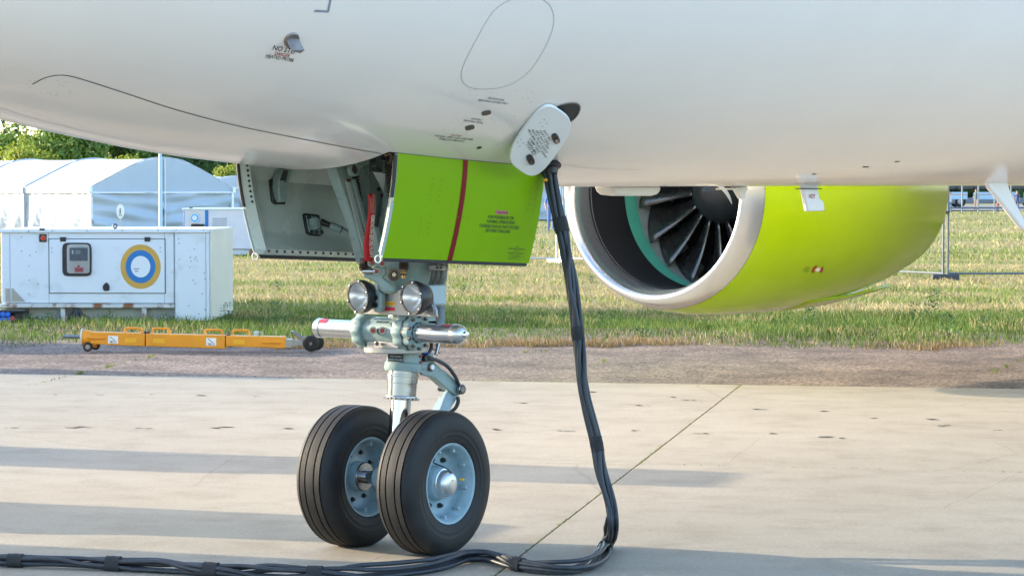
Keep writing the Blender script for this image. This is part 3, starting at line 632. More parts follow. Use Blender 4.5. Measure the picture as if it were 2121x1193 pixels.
# aluminium disc and steering actuator
mb = MB(); q = gp(820, 723); mb.lathe([(-.014, .0001), (-.014, .150), (-.010, .154), (.010, .154), (.014, .150), (.014, .0001)], q, (0, 0, 1), 40); lp('cam_plate', ALU, mb)
mb = MB(); mb.box(gp(806, 713), (.10, .20, .03)); mb.box(gp(835, 712), (.16, .18, .04)); lp('cam_bracket', ALU, mb, bevel=.004)
SCN = gp(806, 686); T = np.array([0, -1., 0])
mb = MB(); mb.lathe([(-.16, .0001), (-.16, .066), (.16, .066), (.16, .0001)], SCN, T, 32); steer = lp('steering_body', GEAR, mb)
mb = MB(); mb.box(gp(846, 684), (.22, .2, .12)); mb.box(gp(862, 662), (.20, .20, .07)); lp('steering_block', GEAR, mb, bevel=.015)
for d0 in (-.175, .085):
    mb = MB(); mb.lathe([(0, .0001), (0, .083), (.006, .087), (.05, .087), (.056, .083), (.056, .0001)], SCN+T*d0, T, 60, rfun=lambda t, d: 1+.055*cos(10*t)); lp('actuator_flange', GEAR, mb, ang=50)
mb = MB(); mb.lathe([(0, .0001), (0, .083), (.012, .083), (.012, .0001)], SCN+T*.1415, T, 60, rfun=lambda t, d: 1+.055*cos(10*t)); lp('flange_gasket', SEAL, mb)
mb = MB(); mb.lathe([(0, .0001), (0, .083), (.03, .083), (.03, .05)], SCN+T*.1535, T, 60, rfun=lambda t, d: 1+.055*cos(10*t)); lp('actuator_flange', GEAR, mb)
for k in range(10):
    mb = MB(); t = 2*pi*k/10
    if k == 0:
        mb.lathe([(0, .0085), (.012, .0085), (.013, .0001)], (0, 0, 0), T, 8); fb = mb.build('flange_bolt', DARKSPR, leg, world=False)
    o = fb if k == 0 else inst(fb, leg)
    o.location = [float(v) for v in SCN+T*.184+np.array([sin(t), 0, cos(t)])*.077]
mb = MB(); mb.lathe([(-.16, .044), (-.425, .044), (-.425, .048), (-.455, .048), (-.46, .044), (-.462, .0001)], SCN, T, 36); lp('steering_cylinder', SATIN, mb)
mb = MB(); mb.lathe([(.18, .046), (.40, .0455), (.402, .044), (.405, .047), (.425, .047), (.45, .040), (.462, .028), (.466, .016), (.482, .015), (.485, .0001)], SCN, T, 36); lp('steering_cylinder', SATIN, mb)
for d0, a in ((-.40, 60), (.375, 75)):
    mb = MB(); rws = []
    for dd in (-.022, .022): rws.append([SCN+T*(d0+dd)+np.array([-cos(radians(q)), 0, sin(radians(q))])*.0465 for q in np.linspace(a-20, a+20, 6)])
    mb.grid(rws); lp('red_sticker', mat('sticker_red', (.55, .03, .05), .4), mb, fix=False)
for px_ in (773, 792):
    o = gp(px_, 684.5, -.0); o = np.array([SCN[0], 0, 0])*0+onY(px_, 684.5, 0); 
    n_ = -vg; o = o+n_*0.0
    r = ray(px_, 684.5); c = CP+r*((SCN+n_*.065-CP)@n_)/(r@n_)
    mb = MB(); mb.cyl(c-n_*.03, c+n_*.008, .018, n=16); fit = lp('hydraulic_port', STEEL, mb)
    mb = MB(); mb.cyl(c, c+n_*.015, .011, n=12); lp('port_cap', REDC, mb)
n_ = -vg
def plane_pt(x, y, o): r = ray(x, y); return CP+r*((o-CP)@n_)/(r@n_)
mb = MB(); o_ = SCN+n_*.07+ZA*.02; 
mb.add([plane_pt(x, y, SCN+n_*.068) for x, y in ((781, 664.5), (807, 665.5), (805, 669.5), (779, 668.5))], [(0, 1, 2, 3)]); lp('placard', INK, mb, ang=0, fix=False)
SB = lambda x, y: (plane_pt(x, y, SCN+n_*.0695), n_); mb = MB(); text_on(mb, 'NO STEERING', (793, 667), 22, 2.2, 3, SB); lp('placard_lettering', INKW, mb, ang=0, fix=False)
for px_, py_ in ((781, 712), (812, 713)):
    mb = MB(); c = plane_pt(px_, py_, SCN+n_*.06); mb.cyl(c-n_*.03, c+n_*.01, .010, n=6); lp('bolt', DARKSPR, mb)
# light bracket, lights
XB = -.10; oX = onX
mb = MB(); mb.prism([oX(x, y, XB) for x, y in ((729, 640), (735, 650), (905, 657), (903, 640), (895, 622), (870, 600), (825, 600), (818, 607), (792, 607), (772, 598), (740, 620))], (.012, 0, 0)); lp('light_bracket', ALU, mb, bevel=.003)
LD = Vector((-cos(radians(9)), sin(radians(9)), -.05)).normalized()
LENS = glassmat('lamp_glass')
for i_, (x, y) in enumerate(((742.5, 614.5), (853.5, 617.5))):
    c = oX(x, y, XB-.085)
    mb = MB(); mb.lathe([(-.10, .03), (-.085, .055), (-.03, .078), (0, .080), (.006, .078), (.006, .068), (.001, .067)], c, LD, 36, rfun=lambda t, d: 1+.025*max(0, cos(3*t+.6))**6)
    lt = mb.build('landing_light', BLACK, plane, ang=40)
    mb = MB(); mb.lathe([(.001, .0672), (-.012, .060), (-.034, .040), (-.052, .018), (-.058, .008), (-.058, .0001)], c, LD, 36); mb.build('reflector', mat('mirror', (.95, .95, .95), .2, .72, var=.01), lt, ang=60, fix=False)
    mb = MB(); mb.cyl(Vector([float(k) for k in c])-LD*.058, Vector([float(k) for k in c])-LD*.036, .007, .005, n=10); mb.build('bulb', INKW, lt)
    mb = MB(); mb.lathe([(.002, .0665), (.004, .04), (.005, .0001)], c, LD, 32); mb.build('lens', LENS, lt, ang=60)
    a, u, w = basis(LD)
    for k in range(6):
        t = 2*pi*k/6+.3; mb = MB()
        if k == 0: mb.lathe([(0, .0036), (.003, .0036), (.004, .002), (.004, .0001)], (0, 0, 0), LD, 8); sc0 = mb.build('bolt', CHROME, lt, world=False)
        s_ = sc0 if k == 0 else inst(sc0, lt)
        s_.location = Vector([float(q) for q in c])+a*.005+(u*cos(t)+w*sin(t))*.0745
        if k % 2 == 0: s_.scale = (1.5, 1.5, 1.5)
mb = MB(); mb.prism([oX(x, y, XB-.045) for x, y in ((773, 603), (781, 600), (789, 608), (790, 640), (784, 647), (774, 646))], (.035, 0, 0)); lp('connector_box', GEAR, mb, bevel=.006)
mb = MB(); mb.box(oX(778, 595, XB-.02), (.03, .045, .03)); lp('bracket_tab', INKW, mb, bevel=.003)
for y in (616.5, 632):
    mb = MB(); c = oX(778.5, y, XB-.045); mb.lathe([(0, .013), (.007, .013), (.007, .009), (-.0, .009), (.001, .0001)], c, (-1, 0, 0), 16); lp('socket', BLACK, mb)
BXF = lambda x, y: (oX(x, y, XB-.0015), np.array([-1., 0, 0]))
mb = MB(); mb.add([BXF(x, y)[0] for x, y in ((791.5, 624.5), (818, 625.5), (818, 633), (791.5, 632.5))], [(0, 1, 2, 3)]); lp('warning_label', YEL, mb, ang=0, fix=False)
mb = MB(); mb.add([BXF(x, y)[0] for x, y in ((791.5, 636), (818, 637), (818, 644), (791.5, 643.5))], [(0, 1, 2, 3)]); lp('warning_label', mat('label_red', (.62, .03, .04), .45), mb, ang=0, fix=False)
BXG = lambda x, y: (oX(x, y, XB-.003), np.array([-1., 0, 0])); mb = MB(); text_on(mb, 'WARNING', (806, 629.2), 17, 3.4, 2, BXG); mb.add([BXG(x, y)[0] for x, y in ((792.5, 631), (796.5, 631.2), (794.5, 626))], [(0, 1, 2)]); text_on(mb, 'HOT SURFACE', (805, 640), 21, 2.4, 2, BXG); lp('label_lettering', INK, mb, ang=0, fix=False)
# right-hand boxes and hoses
mb = MB(); mb.box(oX(899, 611, .02), (.13, .05, .095)); lp('junction_box', mat('box_grey', (.36, .44, .45), .4, var=.06), mb, bevel=.008)
mb = MB(); mb.prism([oX(x, y, XB-.01) for x, y in ((883, 600), (889, 600), (891, 625), (899, 640), (897, 653), (884, 652))], (.012, 0, 0)); lp('bracket_arm', ALU, mb, bevel=.002)
mb = MB(); c = oX(912, 651, .03); mb.lathe([(-.042, .0001), (-.042, .022), (.03, .022), (.032, .026), (.04, .026), (.042, .0001)], c, (0, 0, 1), 20); lp('cylinder_connector', mat('connector_grey', (.14, .18, .19), .5, var=.1), mb)
mb = MB(); mb.cyl(oX(906, 660, -.01), oX(903, 640, -.01), .007, n=8); lp('red_lead', REDC, mb)
for k, x in enumerate((897, 905.5, 914)):
    P = [oX(x+4+k*3, 535, .12), oX(x+3+k*2, 560, .11), oX(x-1+k*3, 580, .10), oX(x-7+k*2.5, 596, .06), oX(x-8, 606, .03)]
    mb = MB(); mb.tube(crom(P, 6), .0135, 10); lp('hose', mat('hose_grey', (.15, .15, .14), .5, var=.15), mb)
mb = MB(); mb.box(oX(908, 555, .10), (.05, .085, .024)); lp('hose_clamp', ALU, mb, bevel=.003)
for x in (906, 915): 
    mb = MB(); c = oX(x, 554.5, .075); mb.cyl(c, c-np.array([.008, 0, 0]), .006, n=8); lp('clamp_bolt', DARKSPR, mb)
# casting details: boss, arm lugs, pins
mb = MB(); o_ = gp(816, 566)-vg*.17; mb.lathe([(0, .03), (.02, .03), (.022, .018), (.004, .017), (.004, .0001)], o_, -vg, 24); lp('trunnion_boss', DARKSPR, mb)
mb = MB(); mb.cyl(o_-vg*.012, o_-vg*.012+rg*.05, .004, n=8); mb.cyl(o_-vg*.03, o_-vg*.0, .010, n=10); lp('lock_pin', CHROME, mb)
mb = MB(); mb.prism([plane_pt(x, y, gp(800, 580)-vg*.12) for x, y in ((786, 549), (799, 553), (802, 570), (793, 574), (812, 590), (822, 606), (793, 607), (779, 586), (752, 573), (757, 556), (771, 556))], vg*.05); lp('brace_lug', GEAR, mb, bevel=.010)
c = plane_pt(766, 562, gp(800, 580)-vg*.14); mb = MB(); mb.cyl(c-rg*.035, c+rg*.03, .013, n=16); lp('brace_pin', CHROME, mb)
for x, y in ((779.5, 562), (791, 546), (770, 545)):
    c = plane_pt(x, y, gp(800, 580)-vg*.145); mb = MB(); mb.lathe([(-.01, .019), (.004, .018), (.004, .009), (.012, .008), (.012, .0001)], c, -vg+rg*.25, 16); e_ = lp('pin_head', GEAR, mb)
    mb = MB(); mb.cyl(Vector([float(q) for q in c-vg*.004+rg*.001]), Vector([float(q) for q in c-vg*.014+rg*.003]), .0095, n=10); lp('pin_cap', REDC, mb)
# drag brace arms and web plate inside the bay
def bar(poly, Y, thick): mb = MB(); mb.prism([onY(x, y, Y) for x, y in poly], (0, thick, 0)); return mb
lp('brace_web', GEAR, bar(((745, 342), (768, 346), (786, 380), (800, 410), (822, 420), (826, 520), (812, 548), (780, 548), (768, 520), (740, 400)), .16, .05), bevel=.006)
lp('drag_brace', GEAR, bar(((694, 348), (716, 335), (724, 346), (735, 378), (778, 546), (757, 548), (737, 470), (702, 372)), .10, .06), bevel=.008)
lp('brace_rib', INNER, bar(((716, 374), (724, 374), (768, 535), (757, 535)), .096, .01), bevel=.002)
lp('brace_edge', GEAR, bar(((731, 372), (737, 370), (783, 540), (776, 544)), .085, .03), bevel=.003)
lp('drag_brace', GEAR, bar(((776, 470), (786, 470), (806, 548), (792, 552)), .02, .05), bevel=.006)
lp('upper_link', GEAR, bar(((722, 340), (742, 352), (770, 336), (768, 328), (736, 336)), .06, .05), bevel=.006)
c = onY(729, 350, .07); mb = MB(); mb.lathe([(0, .036), (.02, .036), (.022, .024), (.008, .022), (.008, .0001)], c, T, 24); pv = lp('pivot_boss', GEAR, mb)
mb = MB(); mb.lathe([(.008, .021), (.014, .018), (.014, .0001)], c, T, 12); lp('pivot_nut', DARKSPR, mb)
for x, y in ((720.5, 374), (783, 392), (791, 405)):
    c = onY(x, y, .09 if x < 750 else .155); mb = MB(); mb.cyl(c, c+T*.012, .009, n=8); lp('bolt', DARKSPR, mb)
lp('placard', INK, bar(((794, 426), (807, 424), (807, 441), (795, 442)), .152, .003))
PLZ = lambda x, y: (onY(x, y, .150), T)
mb = MB(); text_on(mb, 'P/N', (800, 430), 8, 2, 0, PLZ); text_on(mb, '2 4', (800, 436), 8, 3, 0, PLZ); lp('placard_lettering', INKW, mb, ang=0, fix=False)
def spring(A, B, r, turns, rw):
    A, B = np.array(A), np.array(B); a, u, w = basis(B-A); L = np.linalg.norm(B-A); pts = []
    for k in range(turns*10+1): t = k/10*2*pi; pts.append(Vector([float(q) for q in A])+a*(L*k/(turns*10))+(u*cos(t)+w*sin(t))*r)
    mb = MB(); mb.tube(pts, rw, 5); s_ = lp('coil_spring', DARKSPR, mb, fix=False)
    mb = MB(); mb.cyl(A, B, r*.62, n=12); lp('spring_core', BLACK, mb)
spring(onY(733, 362, .12), onY(760, 556, .12), .021, 30, .0042)
spring(onY(806, 345, -.02), onY(815, 424, -.02), .022, 14, .0045)
def boot(c, r, h):
    c = np.array(c); mb = MB(); pr_ = [(0, .0001), (0, r*.6)]
    for k in range(5): pr_ += [((k+.3)*h/5, r*(.85+.15*sin(k*.9+.4))), ((k+.9)*h/5, r*.78)]
    pr_ += [(h, r*.6), (h, .0001)]; mb.lathe(pr_, c-ZA*h/2, (0, 0, 1), 20); return lp('spring_boot', DARKSPR, mb)
boot(onY(753, 548, .02), .024, .06); boot(plane_pt(836, 547, gp(836, 547)-vg*.19), .026, .055); boot(onY(807, 342, -.03), .026, .06)
mb = MB(); c = plane_pt(836, 565, gp(836, 547)-vg*.19); mb.cyl(c-ZA*.028, c+ZA*.03, .008, n=8); mb.cyl(c-rg*.015, c+rg*.015, .011, n=10); lp('spring_end', mat('brass', (.42, .26, .12), .4, .8, var=.2), mb)
mb = MB(); mb.tube(crom([onY(798, 322, -.1), onY(806, 318, -.1), onY(810, 326, -.08), onY(808, 334, -.05)], 5), .007, 8); lp('spring_hook', MATS['brass'], mb)
# torque links
def link(poly, Y): mb = MB(); mb.prism([onY(x, y, Y) for x, y in poly], (0, .022, 0)); return mb
up_ = ((872, 748), (880, 740), (893, 741), (905, 755), (930, 775), (950, 792), (962, 798), (961, 815), (946, 820), (925, 804), (900, 782), (876, 776), (868, 765))
o1 = lp('torque_link', GEAR, link(up_, -.05), bevel=.004); lp('torque_link', GEAR, link(up_, .035), bevel=.004)
mb = MB(); mb.prism([onY(x, y, -.03) for x, y in ((893, 768), (900, 762), (948, 803), (942, 812))], (0, .07, 0)); lp('link_web', GEAR, mb)
lo_ = ((936, 800), (955, 806), (950, 820), (934, 846), (915, 888), (885, 920), (868, 915), (895, 878), (912, 848), (925, 815))
lp('torque_link', GEARB, link(lo_, -.035), bevel=.004); lp('torque_link', GEARB, link(lo_, .03), bevel=.004)
mb = MB(); mb.prism([onY(x, y, -.02) for x, y in ((925, 824), (930, 826), (890, 905), (884, 903))], (0, .05, 0)); lp('link_web', GEARB, mb)
c = onY(953, 806, -.06); mb = MB(); mb.cyl(c-T*.13, c+T*.02, .018, n=16); mb.lathe([(.0, .0001), (0, .026), (.014, .026), (.018, .022), (.018, .0001)], c, T, 24); lp('apex_pin', STEEL, mb)
mb = MB()
for k in range(9): t = 2*pi*k/9; q = c+T*.018+np.array([cos(t), 0, sin(t)])*.0175; mb.cyl(q, q+T*.003, .0038, n=6)
tag(lp('pin_hole', BLACK, mb), kind='stuff')
c = onY(890, 760, -.05); mb = MB(); mb.lathe([(0, .020), (.012, .020), (.014, .017), (.014, .0001)], c, T, 20); lp('link_bush', DARKSPR, mb); mb = MB(); mb.cyl(c, c+T*.020, .013, n=14); lp('bush_pin', INKW, mb)
for P in ([(880, 744, 0), (886, 741, -.07), (905, 746, -.07), (926, 758, -.07), (942, 778, -.07), (950, 796, -.06)], [(948, 822, -.05), (949, 832, -.05), (943, 845, -.04), (930, 855, -.02)], [(893, 700, -.05), (893, 718, -.05), (889, 728, -.05), (880, 731, -.05)]):
    mb = MB(); mb.tube(crom([onY(*p) for p in P], 6), .0095, 8); lp('hydraulic_hose', CABLE, mb)
mb = MB(); mb.cyl(onY(874, 729, -.05), onY(883, 731, -.05), .0135, n=10); lp('hose_ferrule', mat('ferrule_blue', (.03, .05, .30), .35, .4), mb)
mb = MB(); mb.cyl(onY(903, 735, -.1), onY(909, 708, -.1), .010, .013, n=10); mb.cyl(onY(896, 722, -.1), onY(911, 731, -.1), .004, n=6); lp('grease_fitting', STEEL, mb)
mb = MB(); c = onY(881, 742, -.06); mb.box(c, (.04, .03, .03)); lp('hose_block', BLACK, mb, bevel=.004)
for x, y in ((869, 738), (870, 750)): 
    mb = MB(); c = onY(x, y, -.075); mb.cyl(c, c+T*.012, .006, n=8); lp('red_bolt', REDC, mb)
# axle
mb = MB(); mb.cyl(AXC-AXD*.2, AXC+AXD*.2, .033, n=20); lp('axle', CHROME, mb)
mb = MB(); mb.cyl(AXC-AXD*.10, AXC+AXD*.10, .055, n=20); mb.cyl(AXC, gp(822, 925), .060, .054, n=20); mb.box((gp(826, 912)+np.array([.04, 0, 0])), (.09, .09, .09)); lp('axle_fitting', GEARB, mb, bevel=.008)
# ---- nose wheels
def wheel(c, s):
    c = np.array(c); ax = AXD*s                 # +: outboard
    R0 = .343; prof = []
    half = [(0, R0), (.012, R0-.0002)]
    for gc in (.026, .062): half += [(gc-.0042, R0-.0015*gc/.06), (gc-.0036, R0-.0095), (gc+.0036, R0-.0095), (gc+.0042, R0-.002*gc/.06)]
    half += [(.077, R0-.006), (.090, R0-.016), (.100, R0-.034), (.106, R0-.058), (.108, R0-.085), (.1075, R0-.088), (.1055, R0-.092), (.1065, R0-.110), (.104, R0-.114), (.102, R0-.130), (.098, R0-.146), (.090, R0-.153), (.08, R0-.155)]
    full = [(-d, r) for d, r in half[::-1]]+half[1:]
    mb = MB()
    mb.lathe([(.088, .187), (.097, .193), (.1, .190), (.098, .184), (.090, .177), (.078, .174), (.072, .168), (.040, .163), (.014, .157), (.002, .144), (.0, .10), (.006, .088), (.035, .080), (.05, .074), (.06, .06), (.06, .034)], c, ax, 56)
    mb.lathe([(-.088, .187), (-.097, .193), (-.1, .190), (-.098, .184), (-.085, .176), (-.055, .168), (-.03, .160), (-.015, .145), (-.01, .10), (-.015, .075), (-.05, .07), (-.065, .06), (-.065, .03)], c, ax, 56)
    wh = mb.build('nose_wheel', GEARB, plane, ang=45)
    mb = MB(); mb.lathe(full, c, ax, 112); mb.v = [(a_, b_+(0 if z_ > .006 else 0), max(z_, .001)) for a_, b_, z_ in mb.v]; mb.build('tyre', RUBBER, wh, ang=35)
    if s > 0:
        mb = MB(); mb.lathe([(.050, .070), (.058, .070), (.060, .064), (.078, .063), (.094, .056), (.103, .040), (.107, .018), (.107, .0001)], c, ax, 40); mb.build('hub_cap', mat('hub_silver', (.66, .66, .67), .33, .85, var=.05), wh, ang=45)
        mb = MB(); q = c+ax*.075; a, u, w = basis(ax)
        k_ = np.array(w)*-.02+RC*.062; mb.cyl(q+k_, q+k_+ax*.02, .006, n=8); mb.build('valve_cap', YEL, wh)
        mb = MB(); P = [c+ax*.105+ZA*.05-RC*.0, c+ax*.09+ZA*.075-RC*.02, c+ax*.06+ZA*.10-RC*.055, c+ax*.055+ZA*.13-RC*.075]; mb.tube(crom(P, 5), .003, 6); mb.build('sensor_lead', BLACK, wh)
    else:
        pass
    mb = MB(); mb.lathe([(-.06, .07), (-.068, .066), (-.07, .03)], c, ax, 32); mb.build('bearing_seal', STEEL, wh, ang=40)
    a, u, w = basis(ax); u = np.array(u); w = np.array(w); b0 = None
    for sd, d in ((1, .010), (-1, -.012)):
        for k in range(8):
            t = 2*pi*(k+.35)/8; p = c+ax*d+(u*cos(t)+w*sin(t))*.116
            if b0 is None: 
                mb = MB(); mb.lathe([(-.012, .0125), (.004, .0125), (.004, .008), (.014, .008), (.014, .0001)], (0, 0, 0), ax, 8); b0 = mb.build('wheel_bolt', BLACK, wh, world=False); b0.location = [float(q) for q in p]
            else:
                o = inst(b0, wh, p)
                if sd < 0: o.rotation_euler = (0, 0, pi)
    l0 = None
    for sd, d in ((1, .058), (-1, -.052)):
        for k in range(9):
            t = 2*pi*(k+.2)/9; p = c+ax*d+(u*cos(t)+w*sin(t))*.163
            q = Matrix((Vector([float(v) for v in ax]), Vector([float(v) for v in (u*cos(t)+w*sin(t))]), Vector([float(v) for v in (-u*sin(t)+w*cos(t))]))).transposed()
            if l0 is None: mb = MB(); mb.box((0, 0, 0), (.03, .022, .018)); l0 = mb.build('drive_lug', GEARB, wh, world=False, bevel=.003); o = l0
            else: o = inst(l0, wh)
            o.location = [float(v) for v in p]; o.rotation_euler = q.to_euler()
    return wh
wheel(AXC+AXD*.243, 1); wheel(AXC-AXD*.243, -1)

# ================================================================== warning streamer
CLOTHR = mat('streamer_red', (.52, .012, .022), .6, var=.08, scale=30, bump=.2, bscale=400)
st_ = thing('warning_streamer', 'red ribbon tag with white lettering hanging from a pin in the nose gear bay', 'streamer', onY(767, 400, -.05))
def SY(x, y, off=0.): p = onY(x, y, -.05); p[1] -= off+.006*sin((y-400)*.045); return p
edge = [(762, 776, 402), (762, 776, 418), (761, 775.5, 440), (759, 775, 465), (757, 775, 490), (755, 776, 515), (754.5, 775.5, 541)]
mb = MB(); rows = []
for k in range(25):
    t = k/24*(len(edge)-1); i = min(int(t), len(edge)-2); f = t-i; e0, e1 = edge[i], edge[i+1]; l, r, y = [e0[q]*(1-f)+e1[q]*f for q in range(3)]
    rows.append([SY(l+(r-l)*q/4, y, .003*sin(q*1.1)) for q in range(5)])
mb.grid(rows); mb.build('ribbon', CLOTHR, st_, ang=70, solid=.0015)
SYF = lambda x, y: (SY(x, y, .008), T)
mb = MB(); text_on(mb, 'REMOVE PIN BEFORE FLIGHT', (768.3, 490), 88, 8, 90, SYF, 0, .02)
for k in range(4): text_on(mb, 'GROUND LOCK PIN REMOVE BEFORE EACH FLIGHT', (763.5+k*3.1, 426), 32, 1.3, 91, SYF)
mb.build('lettering', INKW, st_, ang=0, fix=False)
mb = MB(); mb.tube(crom([onY(766.5, 325, -.05), onY(766.5, 350, -.05), onY(765.5, 380, -.05), onY(768, 404, -.055)], 5), .0028, 6); mb.build('cord', BLACK, st_)
mb = MB(); c = SY(771.5, 405, .006); mb.lathe([(0, .009), (.003, .009), (.003, .005), (0, .005)], c, T, 14); mb.build('eyelet', mat('eyelet_copper', (.6, .3, .22), .35, .7), st_)

# ================================================================== ground power cable bundle
ctop = FS(1138, 338, .02)[0]; Dt = float((ctop-CP)@VC)
path = []
for (x, y) in ((1137, 345), (1142, 385), (1152, 430), (1164, 475), (1175, 540), (1186, 610), (1196, 685), (1205, 760), (1218, 840), (1236, 920), (1246, 985), (1262, 1045), (1266, 1085)):
    path.append(at(x, y, Dt+(11.72-Dt)*((y-345)/(1085-345))**.8))
for (x, y) in ((1258, 1122), (1238, 1152), (1205, 1172), (1160, 1177), (1115, 1174), (1075, 1168), (1040, 1158), (1005, 1150), (965, 1151), (930, 1160), (890, 1170), (830, 1178), (760, 1184), (690, 1188), (600, 1186), (520, 1183), (438, 1180), (340, 1172), (236, 1167), (130, 1162), (33, 1160), (-90, 1157), (-260, 1152), (-500, 1140)):
    path.append(onZ(x, y, .031))
cb = thing('power_cable', 'bundle of black cables strapped together, hanging from the fuselage and snaking along the concrete', 'cable', onZ(1238, 1160))
PP = crom(path, 12); Pv = [Vector([float(k) for k in p]) for p in PP]
cum = [0.]
for i in range(1, len(Pv)): cum.append(cum[-1]+(Pv[i]-Pv[i-1]).length)
Tn = [(Pv[min(i+1, len(Pv)-1)]-Pv[max(i-1, 0)]).normalized() for i in range(len(Pv))]
fr = []; u = basis(Tn[0])[1]
for i in range(len(Pv)): u = (u-Tn[i]*u.dot(Tn[i])).normalized(); fr.append((u.copy(), Tn[i].cross(u)))
strap_px = [(1167, 465), (1197, 690), (1238, 918), (1248, 1128), (1075, 1168), (650, 1188), (438, 1180), (236, 1167), (33, 1160)]
def nearest(x, y):
    best = (1e9, 0)
    for i, p in enumerate(PP):
        q = np.array(p)-CP; X = W_/2+FPX*(q@RC)/(q@FW); Yp = H_/2-FPX*(q@UP)/(q@FW); d_ = (X-x)**2+(Yp-y)**2
        if d_ < best[0]: best = (d_, i)
    return best[1]
straps = [nearest(*p) for p in strap_px]
rr = random.Random(11); NSTR = 6
for k in range(NSTR):
    ph = 2*pi*k/NSTR; f1, f2, a1 = rr.uniform(.8, 1.3), rr.uniform(0, 6.28), rr.uniform(.5, 1.1); pts = []
    for i, p in enumerate(Pv):
        dst = min(abs(cum[i]-cum[j]) for j in straps); loose = min(1, dst/.22)
        a = ph+cum[i]*1.9+a1*sin(cum[i]*3.1*f1+f2)*loose; r = .0195+loose*(.006+.009*sin(cum[i]*2.3*f1+f2))
        q = p+(fr[i][0]*cos(a)+fr[i][1]*sin(a))*r
        if q.z < .0115: q.z = .0115
        pts.append(q)
    mb = MB(); mb.tube(pts, .0105, 10); mb.build('cable', CABLE, cb, ang=60, fix=False)
for i in straps:
    seg = [i-2, i-1, i, i+1, i+2]; L_ = .062; c = Pv[i]; a = Tn[i]
    mb = MB(); hl = .036*rr.uniform(.85, 1.1)
    mb.lathe([(-hl, .029), (-hl, .0335), (-hl*.6, .0325), (0, .034), (hl*.6, .0325), (hl, .0335), (hl, .029)], c, a, 28, rfun=lambda t, d, q=rr.uniform(0, 6): 1+.07*sin(2*t+q)+.045*sin(3*t+1)+.02*sin(7*t))
    mb.build('strap', STRAPM, cb, ang=50)
a0v = (Pv[3]-Pv[0]).normalized(); c = Pv[0]
mb = MB(); mb.lathe([(-.11, .0001), (-.11, .028), (-.02, .030), (-.015, .045), (.0, .055), (.012, .055), (.02, .04), (.045, .034), (.047, .0001)], c, a0v, 28, rfun=lambda t, d: 1+.18*cos(2*t)); mb.build('plug_collar', BLACK, cb)
mb = MB(); mb.cyl(c-a0v*.055, c-a0v*.022, .034, n=20); mb.build('plug_sleeve', mat('sleeve_blue', (.25, .48, .70), .4), cb)
i = 9; mb = MB(); mb.lathe([(-.007, .012), (.007, .012)], Pv[i]+(fr[i][0]*0-Vector([float(v) for v in RC])*.0235)-Vector([float(v) for v in VC])*.016, Tn[i], 14); mb.build('tape_mark', YEL, cb)

# ================================================================== towbar
DT = 26.55; S1 = FPX/DT
YELP = mat('towbar_paint', (.78, .30, .012), .38, var=.08, scale=6, rvar=.06); YLB = mat('towbar_label', (.85, .42, .015), .4)
gyT = HOR+CAMH*S1; t0 = bgp((150-W_/2)/S1, DT, 0.)
tb = thing('towbar', 'orange aircraft towbar lying on small wheels along the edge of the asphalt', 'towbar', t0, CANG)
def tl(x, y, d=0.): return np.array([(x-150)/S1, d, (gyT-y)/S1])
def tpart(name, m, mb, par=None, **k): return mb.build(name, m, par or tb, world=False, **k)
beam = []
for (x0, x1, y0, y1, h0) in ((186, 300.5, 687, 690, 27), (302.5, 466.5, 690.5, 694, 28), (468.5, 592, 694.5, 697, 24)):
    mb = MB(); A = [tl(x0, y0, -.07), tl(x1, y1, -.07), tl(x1, y1+h0, -.07), tl(x0, y0+h0-2, -.07)]; mb.prism(A, (0, .14, 0)); beam.append(tpart('beam', YELP, mb, bevel=.008))
for x, y, w in ((235, 703, 21), (438, 707.5, 21)):
    mb = MB(); mb.add([tl(x-w/2, y-8.5, -.073), tl(x+w/2, y-8, -.073), tl(x+w/2, y+8, -.073), tl(x-w/2, y+7.5, -.073)], [(0, 1, 2, 3)]); stk = tpart('sticker', INKW, mb, ang=0, fix=False)
    mb = MB()
    for poly in (((-7, -6), (-5.5, -6.5), (5.5, 2), (4, 2)), ((-7.5, 2.5), (8, 3.2), (8, 4), (-7.5, 3.4)), ((-7, 5.2), (7.5, 5.8), (7.5, 6.6), (-7, 6)), ((-3.5, 2.6), (-2.6, 2.6), (-2.6, 5.4), (-3.5, 5.4)), ((-4.4, 4), (-1.6, 4), (-1.6, 5.5), (-4.4, 5.5))): mb.add([tl(x+a, y+b, -.0745) for a, b in poly], [(0, 1, 2, 3)])
    tpart('sticker_drawing', INK, mb, stk, ang=0, fix=False)
for x, y in ((271, 704), (330, 705), (495, 707.5)):
    mb = MB(); mb.add([tl(x-12, y-5, -.073), tl(x+12, y-4.5, -.073), tl(x+12, y+5, -.073), tl(x-12, y+4.5, -.073)], [(0, 1, 2, 3)]); tpart('yellow_label', YLB, mb, ang=0, fix=False)
for x0, x1, y in ((258, 292, 689), (315, 349, 690), (424, 459, 692.5), (482, 515.5, 693.5)):
    P = [tl(x0, y), tl(x0, y-6), tl(x0+1.5, y-8.5), tl(x0+5, y-9.5), tl(x1-5, y-9), tl(x1-1.5, y-8), tl(x1, y-5.5), tl(x1, y+1)]; mb = MB(); mb.tube(crom(P, 4), .0125, 8); tpart('handle', YELP, mb)
for x0, x1, y in ((182, 217, 699), (544, 580, 708.5)):
    mb = MB(); mb.tube([tl(x0, y, -.07), tl(x0+2, y, -.09), tl(x1-2, y+.4, -.09), tl(x1, y+.4, -.07)], .009, 6); tpart('side_rail', YELP, mb)
mb = MB(); mb.cyl(tl(170, 699), tl(190, 700), .085, .075, n=28); tpart('end_flange', YELP, mb, bevel=.006)
mb = MB(); mb.cyl(tl(167.5, 699), tl(170.5, 699), .09, n=28); tpart('flange_face', mat('flange_white', (.7, .68, .62), .4), mb)
